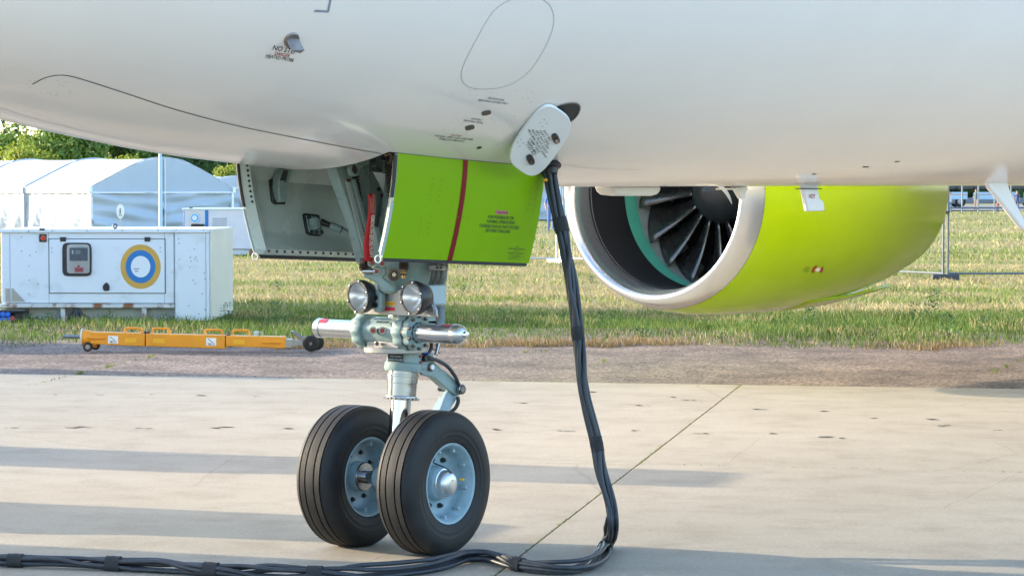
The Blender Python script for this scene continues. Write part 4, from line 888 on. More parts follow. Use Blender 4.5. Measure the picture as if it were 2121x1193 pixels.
mb = MB(); mb.cyl(tl(130, 697), tl(172, 698), .017, .019, n=14); tpart('shear_shaft', STEEL, mb)
for x in (306, 473, 300):
    mb = MB(); mb.box(tl(x, 690.5 if x < 400 else 693.5), (.035, .06, .02)); mb.cyl(tl(x, 690), tl(x, 686), .012, n=8); tpart('shear_bolt', BLACK, mb)
mb = MB(); mb.box(tl(530, 691.5), (.05, .08, .05)); mb.tube([tl(535, 688.5), tl(540, 688), tl(543, 690), tl(543, 695)], .007, 6); tpart('valve_block', mat('valve_grey', (.5, .53, .52), .35, .6), mb, bevel=.004)
mb = MB()
for dy_ in (-.05, .05): mb.prism([tl(590, 703, dy_), tl(612, 705, dy_), tl(634, 704, dy_), tl(634, 716, dy_), tl(612, 716, dy_), tl(590, 719, dy_)], (0, .012, 0))
mb.box(tl(597, 711), (.08, .13, .09)); mb.box(tl(622, 710), (.05, .11, .05)); tpart('tow_head', ALU, mb, bevel=.003)
mb = MB()
for dy_ in (-.05, .045): mb.prism([tl(602, 686.5, dy_), tl(608, 685.5, dy_), tl(634, 702, dy_), tl(640, 712, dy_), tl(632, 716, dy_), tl(616, 700, dy_)], (0, .01, 0))
mb.cyl(tl(605, 688, -.05), tl(605, 688, .055), .012, n=10); tpart('lock_lever', STEEL, mb, bevel=.002)
def small_wheel(c, r, w, hub):
    mb = MB(); mb.lathe([(-w/2, r*.55), (-w/2, r*.85), (-w*.38, r*.97), (0, r), (w*.38, r*.97), (w/2, r*.85), (w/2, r*.55)], c, (0, -1, 0), 36); wh = tpart('wheel', RUBBER, mb, ang=40)
    mb = MB(); mb.lathe([(-w*.4, r*.55), (w*.42, r*.56), (w*.42, r*.5), (w*.25, r*.42), (w*.25, r*.15), (w*.5, r*.13), (w*.5, .0001)], c, (0, -1, 0), 28); tpart('wheel_hub', hub, mb, wh)
    return wh
r1 = .0505
for d_ in (-.075, .19): small_wheel(tl(183 if d_ < 0 else 190, gyT-r1*S1, d_), r1, .05, ALU if d_ < 0 else YELP)
mb = MB(); mb.cyl(tl(183, gyT-r1*S1, -.09), tl(190, gyT-r1*S1, .2), .012, n=8); mb.prism([tl(178, 707, -.03), tl(196, 707, -.03), tl(190, gyT-r1*S1+2, -.03), tl(182, gyT-r1*S1+2, -.03)], (0, .03, 0)); tpart('axle', YELP, mb)
r2 = .087
for d_ in (-.085, .12): small_wheel(tl(645 if d_ < 0 else 652, gyT-r2*S1, d_), r2, .06, BLACK)
mb = MB(); mb.cyl(tl(645, gyT-r2*S1, -.13), tl(652, gyT-r2*S1, .15), .011, n=8); mb.cyl(tl(645, gyT-r2*S1, -.135), tl(645, gyT-r2*S1, -.12), .016, n=6); tpart('axle', STEEL, mb)

# ================================================================== ground power units
GPW = mat('generator_paint', (.54, .61, .66), .42, col2=(.66, .74, .81), thr=(.28, .46), scale=3.4, rvar=.1, bump=.03, bscale=30)
GPY = mat('generator_end_paint', (.62, .65, .62), .45, var=.06, scale=2)
RUSTM = mat('rusty_rail', (.55, .60, .62), .55, col2=(.25, .10, .04), scale=5, thr=(.50, .60))
RINGY = mat('ring_ochre', (.55, .34, .06), .5, var=.04); RINGB = mat('ring_blue', (.012, .17, .48), .45, var=.04); RINGW = mat('ring_pale', (.68, .76, .82), .45, var=.03)
D2 = 32.5; S2 = FPX/D2; gyG = HOR+CAMH*S2
gpu = thing('power_unit', 'large white generator cabinet with ochre and blue ring emblem and control window, on the grass', 'generator', bgp((0-W_/2)/S2, D2), CANG-radians(2.0))
def gl(x, y, d=0.): return np.array([x/S2, d, (gyG-y)/S2])
def gpt(name, m, mb, par=None, **k): return mb.build(name, m, par or gpu, world=False, **k)
def gbox(x0, x1, y0, y1, d0, d1):
    mb = MB(); a = gl(x0, y1, d0); b = gl(x1, y0, d1); mb.box((a+b)/2, np.abs(b-a)); return mb
DEP = 1.9
gpt('cabinet', GPW, gbox(2, 362, 478, 628, 0, DEP), bevel=.012)
gpt('end_module', GPW, gbox(363.5, 436, 477, 664, -.01, DEP), bevel=.010)
gpt('end_module', GPY, gbox(436.5, 440, 475, 657, -.004, DEP), bevel=.006)
gpt('roof_rail', GPW, gbox(-2, 437, 474.5, 482, -.035, DEP+.02), bevel=.008)
sk = gpt('skid_rail', RUSTM, gbox(0, 363, 629, 637, -.03, DEP), bevel=.006)
gpt('skirt', mat('skirt_paint', (.42, .48, .52), .5, var=.1, scale=3), gbox(6, 362, 637.5, 668, .16, DEP))
for x in (130, 299): gpt('skid_foot', RUSTM, gbox(x-5, x+5, 637, 667, .0, .2), bevel=.005)
dr = gpt('door_panel', GPW, gbox(103, 343, 495.5, 606.5, -.014, .004), bevel=.005)
mb = MB()
for (x0, x1, y0, y1) in ((101, 103, 494, 608), (343, 344.6, 494, 608), (101, 344.6, 494, 495.6), (101, 344.6, 606.5, 608)): a = gl(x0, y1, -.003); b = gl(x1, y0, .001); mb.box((a+b)/2, np.abs(b-a))
gpt('door_gap', LINE, mb)
mb = MB()
for x in (20, 101, 342): a = gl(x, 628, -.002); b = gl(x+.8, 482, .001); mb.box((a+b)/2, np.abs(b-a))
gpt('panel_seam', INKG, mb)
mb = MB()
for (x0, x1, y0, y1) in ((363, 366, 478, 664), (428, 429, 480, 660)): a = gl(x0, y1, -.013); b = gl(x0+.9, y0, -.009); mb.box((a+b)/2, np.abs(b-a))
gpt('panel_seam', INKG, mb)
# control window
mb = MB(); o2 = [gl(x, y, -.016) for x, y in ell(161, 537, 30.5, 34.5, 0, 48, 7)]; mb.prism(o2, (0, -.018, 0)); cwf = gpt('window_frame', BLACK, mb, bevel=.004)
mb = MB(); mb.prism([gl(x, y, -.034) for x, y in ell(164, 536, 23.5, 30, 0, 40, 9)], (0, -.001, 0)); gpt('control_panel', mat('panel_pale', (.50, .54, .55), .45), mb, cwf)
gpt('display', mat('display_blue', (.06, .10, .15), .3, var=.3, scale=30), gbox(146, 184, 513, 540, -.039, -.035), cwf)
gpt('display_screen', mat('screen_pale', (.20, .30, .36), .2), gbox(158, 169, 518, 526, -.042, -.039), cwf)
gpt('display_key', mat('key_pale', (.5, .6, .66), .4), gbox(151, 154, 518, 526, -.042, -.039), cwf)
gpt('red_label', mat('label_pinkred', (.55, .06, .09), .5), gbox(156.5, 174.5, 554, 563, -.038, -.035), cwf)
mb = MB(); mb.cyl(gl(165, 551, -.036), gl(165, 551, -.05), .015, n=12); gpt('red_knob', REDC, mb, cwf)
gpt('window_pane', glassmat('pane_glass'), gbox(139, 188, 506, 566, -.056, -.054), cwf)
# emergency stop, hinges, latch
es = gpt('stop_box', BLACK, gbox(82, 97.5, 485, 501, -.02, .0), bevel=.006)
mb = MB(); mb.lathe([(0, .03), (.01, .03), (.02, .024), (.022, .0001)], gl(91, 493, -.02), (0, -1, 0), 18); gpt('stop_button', mat('button_red', (.65, .03, .03), .35), mb, es)
mb = MB(); mb.lathe([(0, .034), (.004, .034), (.004, .02)], gl(91, 493, -.02), (0, -1, 0), 18); gpt('button_ring', YEL, mb, es)
for x in (132, 307.5): gpt('hinge', BLACK, gbox(x-6, x+6, 491, 500, -.028, .0), bevel=.005)
mb = MB(); mb.prism([gl(x, y, -.014) for x, y in ((214.5, 598), (214.5, 592), (217, 588), (220.5, 585.5), (222, 584), (224, 586), (227, 589), (228.5, 594), (227.5, 600), (225, 602), (217, 602))], (0, -.015, 0)); gpt('door_latch', BLACK, mb, bevel=.003)
for nm, m, r, d in (('ring_emblem', RINGY, 42.5, -.0148), ('emblem_ring', RINGB, 31.5, -.0158), ('emblem_centre', RINGW, 20.5, -.0168)):
    mb = MB(); mb.prism([gl(293+r*cos(t)*.985, 552+r*1.08*sin(t), d+.0008) for t in np.linspace(0, 2*pi, 65)[:-1]], (0, -.0008, 0)); gpt(nm, m, mb, dr, ang=30)
mb = MB()
for (x0, x1, y) in ((279, 290, 556.5), (281, 288, 561.5)): a = gl(x0, y+.7, -.0182); b = gl(x1, y-.7, -.0178); mb.box((a+b)/2, np.abs(b-a))
gpt('emblem_mark', INK, mb, dr)
LOUV = mat('louvre_cream', (.42, .41, .36), .5, var=.06)
for k in range(14):
    gpt('louvre', LOUV, gbox(10.5, 19, 597+k*2.0, 598.2+k*2.0, -.012, .0))
    w = 5+max(0, (k-1))*1.9; gpt('louvre', LOUV, gbox(23.5, min(23.5+w, 52), 597+k*2.0, 598.2+k*2.0, -.012, .0))
mb = MB(); R_ = random.Random(2)
for x, y in [(45, 491), (75, 522), (62, 529), (60, 551), (60, 580), (45, 520), (60, 609), (78, 588), (20+40, 480), (108, 514), (108, 522), (334, 513), (334, 521), (373, 537), (408, 532), (445-40, 536), (62, 478), (110, 478), (183, 477.5), (256, 477), (330, 477), (368, 476), (425, 476), (425, 565), (426, 640)]+[(R_.uniform(370, 430), R_.uniform(490, 650)) for _ in range(14)]:
    d = -.036 if y < 482 else (-.0142 if 103 < x < 343 and 495 < y < 606 else (-.0105 if x > 363 else -.0002)); c = gl(x, y, d); mb.cyl(c, c+np.array([0, -.006, 0]), .0085, n=6)
tag(gpt('bolt_head', INKG, mb), kind='stuff')
mb = MB(); c = gl(237, 468.5, .1); mb.tube([c+np.array([cos(t)*.024, 0, sin(t)*.024]) for t in np.linspace(0, 2*pi, 17)], .0085, 7, False); mb.box(gl(237, 473.5, .1), (.03, .03, .015)); gpt('lifting_ring', BLACK, mb)
for x, w in ((89, 10), (402, 0)):
    if w: gpt('roof_catch', BLACK, gbox(x-w/2, x+w/2, 473, 477, -.045, .0))
for P in ([(153, 637), (150, 645), (144, 656), (138, 665)], [(156, 637), (155, 650), (153, 666)], [(158, 637), (160, 650), (168, 660), (180, 668)], [(160, 637), (168, 648), (182, 657), (199, 667)], [(157, 637), (165, 655), (168, 667)]):
    mb = MB(); mb.tube(crom([gl(x, y, .02-.03*i) for i, (x, y) in enumerate(P)], 5), .017, 8); gpt('trailing_cable', CABLE, mb)
# crate with blue caps at its foot
cr = thing('crate', 'black crate of round blue plugs on the grass below the cabinet', 'crate', gpu.location+Vector([float(v) for v in RC*.0-VC*.35]), CANG)
mb = MB()
def crl(x, y, d=0.): return np.array([x/S2, d, (gyG-y)/S2])
for (x0, x1, y0, y1, d0, d1) in ((-30, 58, 640, 645, 0, .4), (-30, 58, 664, 667, 0, .4), (38, 58, 645, 664, .03, .4), (-30, 38, 645, 664, .12, .4)): a = crl(x0, y1, d0); b = crl(x1, y0, d1); mb.box((a+b)/2, np.abs(b-a))
mb.build('crate_body', BLACK, cr, world=False, bevel=.008)
for j, y in enumerate((648.5, 659)):
    for x in (6, 16, 26): 
        mb = MB(); c = crl(x+j*3, y, .02); mb.lathe([(-.1, .034), (.02, .034), (.028, .026), (.028, .0001)], c, (0, -1, 0), 16); mb.build('blue_plug', BLUEC, cr, world=False)
mb = MB(); c = crl(36, 657, .0); mb.lathe([(-.05, .03), (.02, .03), (.02, .0001)], c, (0, -1, .3), 12); mb.build('red_plug', REDC, cr, world=False)
# second unit further back
D3 = 63.5; S3 = FPX/D3; gy3 = HOR+CAMH*S3
g2 = thing('power_unit', 'far white and blue generator cabinet half hidden behind the open gear door', 'generator', bgp((380-W_/2)/S3, D3), CANG)
def hl3(x, y, d=0.): return np.array([(x-380)/S3, d, (gy3-y)/S3])
def b3(name, m, x0, x1, y0, y1, d0, d1, par=None):
    mb = MB(); a = hl3(x0, y1, d0); b = hl3(x1, y0, d1); mb.box((a+b)/2, np.abs(b-a)); return mb.build(name, m, par or g2, world=False, bevel=.01)
c3 = b3('cabinet', mat('far_cabinet_paint', (.62, .62, .68), .45, var=.04), 380, 570, 433.5, 516, 0, 1.6)
b3('skid', RUSTM, 384, 568, 517, 528, .05, 1.5); b3('corner_post', RINGB, 380, 382, 434, 516, -.01, .05); b3('corner_post', RINGB, 425, 432, 434, 516, -.012, .0)
b3('roof_edge', GPW, 378, 572, 431.5, 435, -.03, 1.63)
for nm, m, r, d in (('emblem_ring', RINGY, 11.3, -.004), ('emblem_ring', RINGW, 10.3, -.007), ('emblem_ring', mat('ring_sky', (.12, .42, .75), .4), 8.2, -.010), ('emblem_centre', RINGW, 5, -.013)):
    mb = MB(); mb.prism([hl3(403.5+r*cos(t), 451.5+r*1.06*sin(t), d) for t in np.linspace(0, 2*pi, 41)[:-1]], (0, -.002, 0)); mb.build(nm, m, c3, world=False)
b3('step_tread', BLACK, 398, 424, 464, 469, -.25, .0); b3('roof_catch', BLACK, 392, 399, 429.5, 432, -.02, .1)
for k in range(7): b3('vent_slot', INKG, 440, 470, 452+k*4, 453.6+k*4, -.006, .0)

# ================================================================== marquees
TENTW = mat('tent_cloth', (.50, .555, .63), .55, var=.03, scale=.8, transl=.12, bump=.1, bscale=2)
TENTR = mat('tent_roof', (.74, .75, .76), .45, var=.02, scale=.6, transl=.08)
TENTF = mat('tent_frame', (.62, .66, .72), .4, .5, var=.05)
def marquee(label, r0, D0, ang, width, bay, nb, eave, ridge, val=.22):
    t = thing('marquee', label, 'tent', bgp(r0, D0, -.0), CANG+ang, 'white marquees beyond the cabinets')
    # local x along the gable, y along the ridge (away)
    R_ = random.Random(int(r0*100)); hw = width/2
    def wav(a, z, k=1.): return .10*k*sin(a*5+z*2.2)*max(0, 1-z/eave)+.045*k*sin(a*11+z*5+1)
    def panel(name, fn, nu=14, nv=8, m=TENTW):
        mb = MB(); mb.grid([[fn(u/nu, v/nv) for u in range(nu+1)] for v in range(nv+1)]); return mb.build(name, m, t, world=False, ang=60, fix=False)
    prof = [(-hw-.06, eave), (-hw*.75, eave+(ridge-eave)*.34), (-hw*.5, eave+(ridge-eave)*.66), (-hw*.25, eave+(ridge-eave)*.92), (0, ridge), (hw*.25, eave+(ridge-eave)*.92), (hw*.5, eave+(ridge-eave)*.66), (hw*.75, eave+(ridge-eave)*.34), (hw+.06, eave)]
    pf = pchip(prof)
    for k in range(nb):
        y0, y1 = k*bay, (k+1)*bay
        for s in (-1, 1):
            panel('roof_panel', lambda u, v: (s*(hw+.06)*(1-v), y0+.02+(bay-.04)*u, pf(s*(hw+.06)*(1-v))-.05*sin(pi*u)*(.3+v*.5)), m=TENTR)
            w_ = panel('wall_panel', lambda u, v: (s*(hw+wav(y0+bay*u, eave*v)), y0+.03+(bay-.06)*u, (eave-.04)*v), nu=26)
            panel('valance', lambda u, v: (s*(hw+.09+.01*sin(u*20)), y0+.02+(bay-.04)*u, eave-val+val*v+.0), nv=2)
    for k in range(nb+1):
        for s in (-1, 1):
            mb = MB(); mb.box((s*(hw+.05), k*bay, eave/2), (.12, .12, eave)); mb.box((s*(hw+.1), k*bay, eave-.1), (.16, .2, .22)); mb.build('post', TENTF, t, world=False)
        mb = MB(); mb.tube([(x, k*bay, pf(x)+.03) for x in np.linspace(-hw, hw, 21)], .022, 6); mb.build('roof_bow', TENTF, t, world=False)
    for s in (-1, 1):
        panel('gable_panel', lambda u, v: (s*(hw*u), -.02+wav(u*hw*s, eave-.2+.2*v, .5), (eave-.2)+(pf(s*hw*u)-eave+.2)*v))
        panel('gable_curtain', lambda u, v: (s*hw*u, -.01+.07*sin(u*9*s+v*8+s)*(1-.3*v)+.06*sin(u*5-v*19+s*2), (eave-.2)*v), nu=22, nv=14)
        panel('gable_panel', lambda u, v: (s*hw*u, nb*bay+.02, (pf(s*hw*u))*v))
    mb = MB(); mb.box((0, -.06, eave-.2), (width, .06, .05)); mb.build('gable_rail', TENTF, t, world=False)
    mb = MB(); mb.tube([(0.05, -.07, 0.), (0.05, -.07, ridge-.03)], .035, 6); mb.build('gable_pole', TENTF, t, world=False)
    return t
DG = 98.
rr_ = (338-W_/2)/FPX*(DG+2.6)
marquee('large white marquee with a blue-shaded gable end, in front of the trees', rr_, DG+2.6, math.atan2(10.5, 10.2), 7.0, 4.5, 6, 1.72, 2.9)
marquee('small far marquee whose roof shows at the right of the large one', (500-W_/2)/FPX*140, 140, math.atan2(9.3, 13), 6, 5, 3, 1.9, 2.35)
marquee('pale marquee beyond the wire fence, between the green door and the engine', (1085-W_/2)/FPX*135, 135, radians(8), 9, 5, 3, 2.2, 3.6)
# flagpole, oval sign
fp = bgp((333-W_/2)/FPX*90, 90); ft = thing('flagpole', 'thin pale blue pole standing in front of the large marquee', 'pole', fp)
mb = MB(); mb.cyl(fp, fp+ZA*(CAMH+(HOR-190)/FPX*90), .075, .05, n=12); mb.build('pole', mat('pole_blue', (.42, .58, .72), .4, var=.04), ft)
mb = MB(); mb.cyl(fp, fp+ZA*.15, .16, n=12); mb.build('pole_base', STEEL, ft)
D4 = 60.; s4 = FPX/D4; op = bgp((250-W_/2)/s4, D4); os_ = thing('oval_sign', 'white oval sign with a black symbol on a thin stake behind the cabinet', 'sign', op, CANG)
def ol(x, y, d=0.): return np.array([(x-250)/s4, d, CAMH+(HOR-y)/s4])
mb = MB(); mb.prism([ol(249.5+8*cos(t), 438+15*sin(t), 0) for t in np.linspace(0, 2*pi, 33)[:-1]], (0, .03, 0)); pl2 = mb.build('sign_plate', mat('sign_white', (.82, .82, .80), .5, var=.02), os_, world=False)
mb = MB(); mb.tube([ol(250, 452), np.array([0, 0, 0])], .012, 6); mb.build('stake', STEEL, os_, world=False)
mb = MB()
for poly in (((247.8, 433), (250, 431.5), (251, 434), (248.5, 436)), ((247.5, 437), (250.8, 436), (250, 442), (248.5, 442)), ((247.6, 442.6), (249, 442.6), (247.6, 448), (246.7, 448)), ((249.6, 442.6), (251, 442.6), (252.3, 448), (251, 448))): mb.add([ol(x, y, -.003) for x, y in poly], [(0, 1, 2, 3)])
mb.build('sign_symbol', INK, pl2, world=False, ang=0, fix=False)

# ================================================================== fences
FWIRE = mat('galvanised_wire', (.58, .60, .62), .4, .6, var=.06); FGREY = mat('dark_grey_wire', (.13, .15, .18), .6, .2, var=.1)  # right-hand panels use a darker grey version of the wire
FA = np.array([(1157-W_/2)/FPX*57, 57.]); FB = np.array([(1958-W_/2)/FPX*46.6, 46.6])
pts_f = [FA+(FA-FB)/4*0+np.array([-3.3, .6])]+[FA+(FB-FA)*k/4 for k in range(5)]+[FB+np.array([3.4, -.05]), FB+np.array([6.8, -.1])]
flab = ['wire mesh fence panel seen left of the engine, in front of the pale marquee', 'wire mesh fence panel hidden mostly behind the engine intake', 'wire mesh fence panel behind the engine intake fan', 'wire mesh fence panel behind the lime engine cowling', 'wire mesh fence panel ending at the twin grey posts right of the engine', 'wire mesh fence panel right of the twin grey posts, over dry grass', 'wire mesh fence panel farthest right, at the picture edge']
for k in range(len(pts_f)-1):
    a, b = pts_f[k], pts_f[k+1]; L = np.linalg.norm(b-a); ang = CANG+math.atan2(b[1]-a[1], b[0]-a[0]); z0 = gz(a[0], a[1])
    t = thing('fence_panel', flab[k], 'fence', bgp(a[0], a[1], z0), ang, 'wire mesh fence panels')
    fm = FWIRE if k < 3 else FGREY; kw = 1. if k < 3 else .5
    for x in (.05, L-.05):
        mb = MB(); mb.cyl((x, 0, .03), (x, 0, 2.0), .021, n=10); mb.build('post', fm, t, world=False)
    mb = MB(); mb.box((0, 0, .05), (.62 if k == 1 else .5, .24, .11)); mb.build('foot_block', mat('foot_dark', (.05, .055, .07), .7, var=.2) if k != 1 else FWIRE, t, world=False, bevel=.02)
    for z in (.12, 1.97): mb = MB(); mb.cyl((.05, 0, z), (L-.05, 0, z), .019, n=8); mb.build('rail', fm, t, world=False)
    mb = MB(); mb.box((.0, 0, 1.25), (.14, .05, .05)); mb.build('clamp', BLACK, t, world=False)
    mb = MB()
    for j in range(1, int(L/.11)): mb.cyl((.05+j*.11, 0, .12), (.05+j*.11, 0, 1.97), .0016*kw, n=3, cap=False)
    for z in np.arange(.32, 1.95, .2): mb.cyl((.05, .004, z), (L-.05, .004, z), .0022*kw, n=3, cap=False)
    tag(mb.build('wire_mesh', fm, t, world=False, ang=0), kind='stuff')
# far post-and-rail fence
DF = 168.; s5 = FPX/DF; fo = bgp((1925-W_/2)/s5, DF); ff = thing('post_fence', 'far fence of grey posts and rails along the road by the parked bus', 'fence', fo, CANG)
mb = MB(); mb.cyl((0, 0, 0), (0, 0, 2.4), .05, n=8); p0 = mb.build('post', mat('post_grey', (.24, .27, .30), .6), ff, world=False)
for k in range(1, 12): inst(p0, ff, ((k*33.6)/s5, 0, 0))
p0.location = (0, 0, 0)
for z, r in ((.35, .05), (2.3, .04)):
    mb = MB(); mb.cyl((0, 0, z), (12*33.6/s5, 0, z), r, n=8); mb.build('rail', mat('rail_dark', (.12, .14, .17), .5), ff, world=False)

# ================================================================== bus and people
DBs = 214.; s6 = FPX/DBs; bo = bgp((1940-W_/2)/s6, DBs, .03); bus = thing('bus', 'pale blue bus with dark windows and an orange stripe parked on the far road', 'bus', bo, CANG)
BUSB = mat('bus_blue', (.42, .60, .74), .35, var=.03); BUSD = mat('bus_dark', (.03, .033, .04), .15, var=.2); BUSG = mat('bus_grey', (.16, .18, .20), .5)
LB = 12.
mb = MB(); mb.box((LB/2, 1.25, .55), (LB-.1, 2.5, .5)); mb.build('underbody', BUSG, bus, world=False, bevel=.05)
mb = MB(); mb.box((LB/2, 1.25, 2.25), (LB, 2.5, 1.5)); mb.build('upper_body', BUSD, bus, world=False, bevel=.15)
mb = MB(); mb.box((LB/2, 1.25, 3.06), (LB, 2.5, .2)); mb.build('roof', BUSB, bus, world=False, bevel=.08)
for x0, x1 in ((.1, 2.6), (3.3, 6.7), (7.4, 11.9)):
    mb = MB(); mb.box(((x0+x1)/2, .0, .98), (x1-x0, .06, .62)); sp = mb.build('side_panel', BUSB, bus, world=False)
    mb = MB(); mb.box(((x0+x1)/2, -.032, 1.08), (x1-x0-.05, .012, .07)); mb.build('stripe', mat('bus_orange', (.55, .22, .06), .4), sp, world=False)
for x in np.arange(.9, 11.5, 1.5):
    mb = MB(); mb.box((x, -.005, 2.1), (1.25, .03, 1.1)); mb.build('window', mat('bus_window', (.05, .06, .07), .08), bus, world=False, bevel=.01)
for x in (2.0, 8.2):
    for y in (.12, 2.4):
        mb = MB(); mb.lathe([(-.14, .0001), (-.14, .46), (.14, .46), (.14, .0001)], (x, y, .46), (0, -1, 0), 24); wb = mb.build('wheel', RUBBER, bus, world=False)
        mb = MB(); mb.lathe([(.14, .24), (.16, .2), (.16, .0001)], (x, y, .46), (0, -1, 0), 16); mb.build('hub', ALU, wb, world=False)
def person(label, loc, rz, h, shirt, trou, skin=(.45, .27, .19), hair=(.06, .04, .03), sit=0.):
    t = thing('person', label, 'person', loc, rz, 'people on the far grass'); s = h/1.75; k = sit
    V = [(0, 0, .95), (0, 0, 1.12), (0, .0, 1.32), (0, 0, 1.45), (0, -.01, 1.52), (0, -.02, 1.62), (0, -.02, 1.72), (-.18, 0, 1.40), (-.24, .03, 1.12), (-.22, -.06, .90), (.18, 0, 1.40), (.24, .03, 1.12), (.22, -.06, .90), (-.09, 0, .88), (-.10, -.02, .50), (-.11, .02, .09), (-.11, -.11, .05), (.09, 0, .88), (.10, -.05, .50), (.12, .0, .09), (.12, -.13, .05)]
    E = [(0, 1), (1, 2), (2, 3), (3, 4), (4, 5), (5, 6), (3, 7), (7, 8), (8, 9), (3, 10), (10, 11), (11, 12), (0, 13), (13, 14), (14, 15), (15, 16), (0, 17), (17, 18), (18, 19), (19, 20)]
    Rr_ = [.15, .145, .16, .10, .06, .095, .085, .075, .05, .04, .075, .05, .04, .10, .075, .05, .045, .10, .075, .05, .045]
    me = bpy.data.meshes.new('body'); me.from_pydata([(a*s, b*s, c*s) for a, b, c in V], E, []); o = bpy.data.objects.new('body', me); COL.objects.link(o)
    md = o.modifiers.new('skin', 'SKIN'); md2 = o.modifiers.new('sub', 'SUBSURF'); md2.levels = 1
    for i, r in enumerate(Rr_): sv = me.skin_vertices[0].data[i]; sv.radius = (r*s, r*s*(.75 if i < 3 else 1)); sv.use_root = i == 0
    m2 = bpy.data.meshes.new_from_object(o.evaluated_get(bpy.context.evaluated_depsgraph_get())); bpy.data.objects.remove(o); bpy.data.meshes.remove(me)
    o = bpy.data.objects.new('body', m2); COL.objects.link(o); o.parent = t; m2.materials.clear()
    for nm, c in (('skin', skin), ('shirt', shirt), ('trousers', trou), ('shoes', (.05, .05, .05))): m2.materials.append(mat(f'{nm}_{c}', c, .8, var=.1))
    for p in m2.polygons:
        z = p.center.z/s; ax = abs(p.center.x)/s; p.use_smooth = True
        p.material_index = 3 if z < .1 else (0 if (z > 1.48 or (ax > .18 and z < 1.15)) else (1 if z > .92 else 2))
    mb = MB(); mb.lathe([(0, .1*s), (.05*s, .1*s), (.10*s, .07*s), (.12*s, .0001)], (0, .005, 1.66*s), (0, .15, 1), 14); mb.build('hair', mat(f'hair_{hair}', hair, .7), t, world=False)
    return t
for lab, x, D, h, sh_, tr_, ha in (('person in a white shirt and blue jeans just right of the engine', 1967, 176, 1.42, (.62, .58, .66), (.12, .2, .34), (.3, .16, .07)), ('person in a dark patterned dress standing between two fence posts', 2021, 186, 1.55, (.10, .17, .22), (.28, .22, .2), (.10, .05, .03)), ('short person in dark clothes beside the swept white mast', 2066, 174, .80, (.35, .10, .09), (.05, .06, .10), (.1, .06, .04)), ('person in a dark blue shirt right of the swept white mast', 2106, 184, 1.5, (.07, .10, .22), (.08, .10, .2), (.08, .05, .04))):
    person(lab, bgp((x-W_/2)/FPX*D, D, 0.035 if D > 185 else -.02), CANG+random.uniform(-.8, .8), h, sh_, tr_, hair=ha)
person('person in blue overalls behind the wire fence left of the engine', bgp((1141-W_/2)/FPX*99, 99, -.03), CANG+.5, 1.7, (.08, .16, .45), (.07, .13, .36))

# ================================================================== trees
LEAFS = [mat('leaf_yellow', (.26, .31, .035), .6, var=.35, scale=.5, transl=.35), mat('leaf_green', (.14, .22, .03), .6, var=.35, scale=.5, transl=.3), mat('leaf_dark', (.07, .14, .035), .65, var=.3, scale=.6, transl=.2), mat('leaf_blue', (.05, .09, .07), .65, var=.2, scale=.5, transl=.15)]
BARK = mat('bark', (.09, .065, .045), .9, var=.3, scale=3)
def crown_mesh(seed, h, w, n, conifer=False):
    R_ = np.random.default_rng(seed); cl = []
    for k in range(34):
        if conifer: z = R_.uniform(.1, 1); a = R_.uniform(0, 6.28); q = w*.5*(1-z)*R_.uniform(.3, 1); cl.append((q*cos(a), q*sin(a), z*h, .13*w*(1.2-z)))
        else:
            v = R_.normal(size=3); v /= np.linalg.norm(v); q = R_.uniform(.35, 1)**.6; cl.append((v[0]*w*.42*q, v[1]*w*.42*q, h*(.56+.40*v[2]*q), w*R_.uniform(.11, .2)))
    cl = np.array(cl); idx = R_.integers(0, len(cl), n); v = R_.normal(size=(n, 3)); v /= np.linalg.norm(v, axis=1)[:, None]
    c = cl[idx, :3]+v*cl[idx, 3:4]*R_.uniform(.5, 1.05, (n, 1)); nr = v+R_.normal(size=(n, 3))*.6; nr /= np.linalg.norm(nr, axis=1)[:, None]
    u_ = np.cross(nr, R_.normal(size=(n, 3))); u_ /= np.linalg.norm(u_, axis=1)[:, None]; w_ = np.cross(nr, u_); s_ = R_.uniform(.13, .30, (n, 1))*(w/6)**.3
    V = np.stack([c-u_*s_, c+w_*s_*.55, c+u_*s_, c-w_*s_*.55], 1).reshape(-1, 3)
    me = bpy.data.meshes.new('crown'); me.from_pydata(V.tolist(), [], np.arange(4*n).reshape(n, 4).tolist()); me.update(); return me
CM = [crown_mesh(1, 9, 8, 5200), crown_mesh(2, 9, 9, 5600), crown_mesh(3, 8, 7, 4800), crown_mesh(4, 13, 5, 4200, True)]
mb = MB()
mb.tube(crom([(0, 0, -.2), (.05, .03, 1.5), (-.05, .06, 3.2), (.1, 0, 5), (.0, .05, 7)], 4), list(np.linspace(.28, .06, 17)), 8)
for a, z in ((.3, 2.5), (2.2, 3), (4.1, 3.4), (5.4, 4.2), (1.2, 4.6)): mb.tube([(0, 0, z), (cos(a)*1.1, sin(a)*1.1, z+1.1), (cos(a)*2.1, sin(a)*2.1, z+2.0)], [.11, .07, .03], 6)
tr0 = mb.build('trunk', BARK); TRM = tr0.data; bpy.data.objects.remove(tr0)
TL = ['bright yellow-green leafy tree behind the marquee, near the left picture edge', 'tall blue-dark conifer at the far left above the leafy trees', 'second blue-dark conifer touching the strip of sky', 'sunlit broad tree above the left half of the marquee roof', 'green bushy tree left of the flagpole', 'mid green tree behind the marquee ridge', 'dark green tree right behind the flagpole', 'deep green tree right of the flagpole', 'dark tree above the right slope of the marquee', 'light green bush above the small far marquee', 'dark tree hidden partly by the open gear door', 'yellow-green young tree low in front of the left trees', 'dense green tree at the left picture edge', 'low bright bush in front of the marquee trees', 'dark broad tree far left of the picture', 'wide green tree left of the bright bush', 'mid green tree filling the gap below the far conifers']
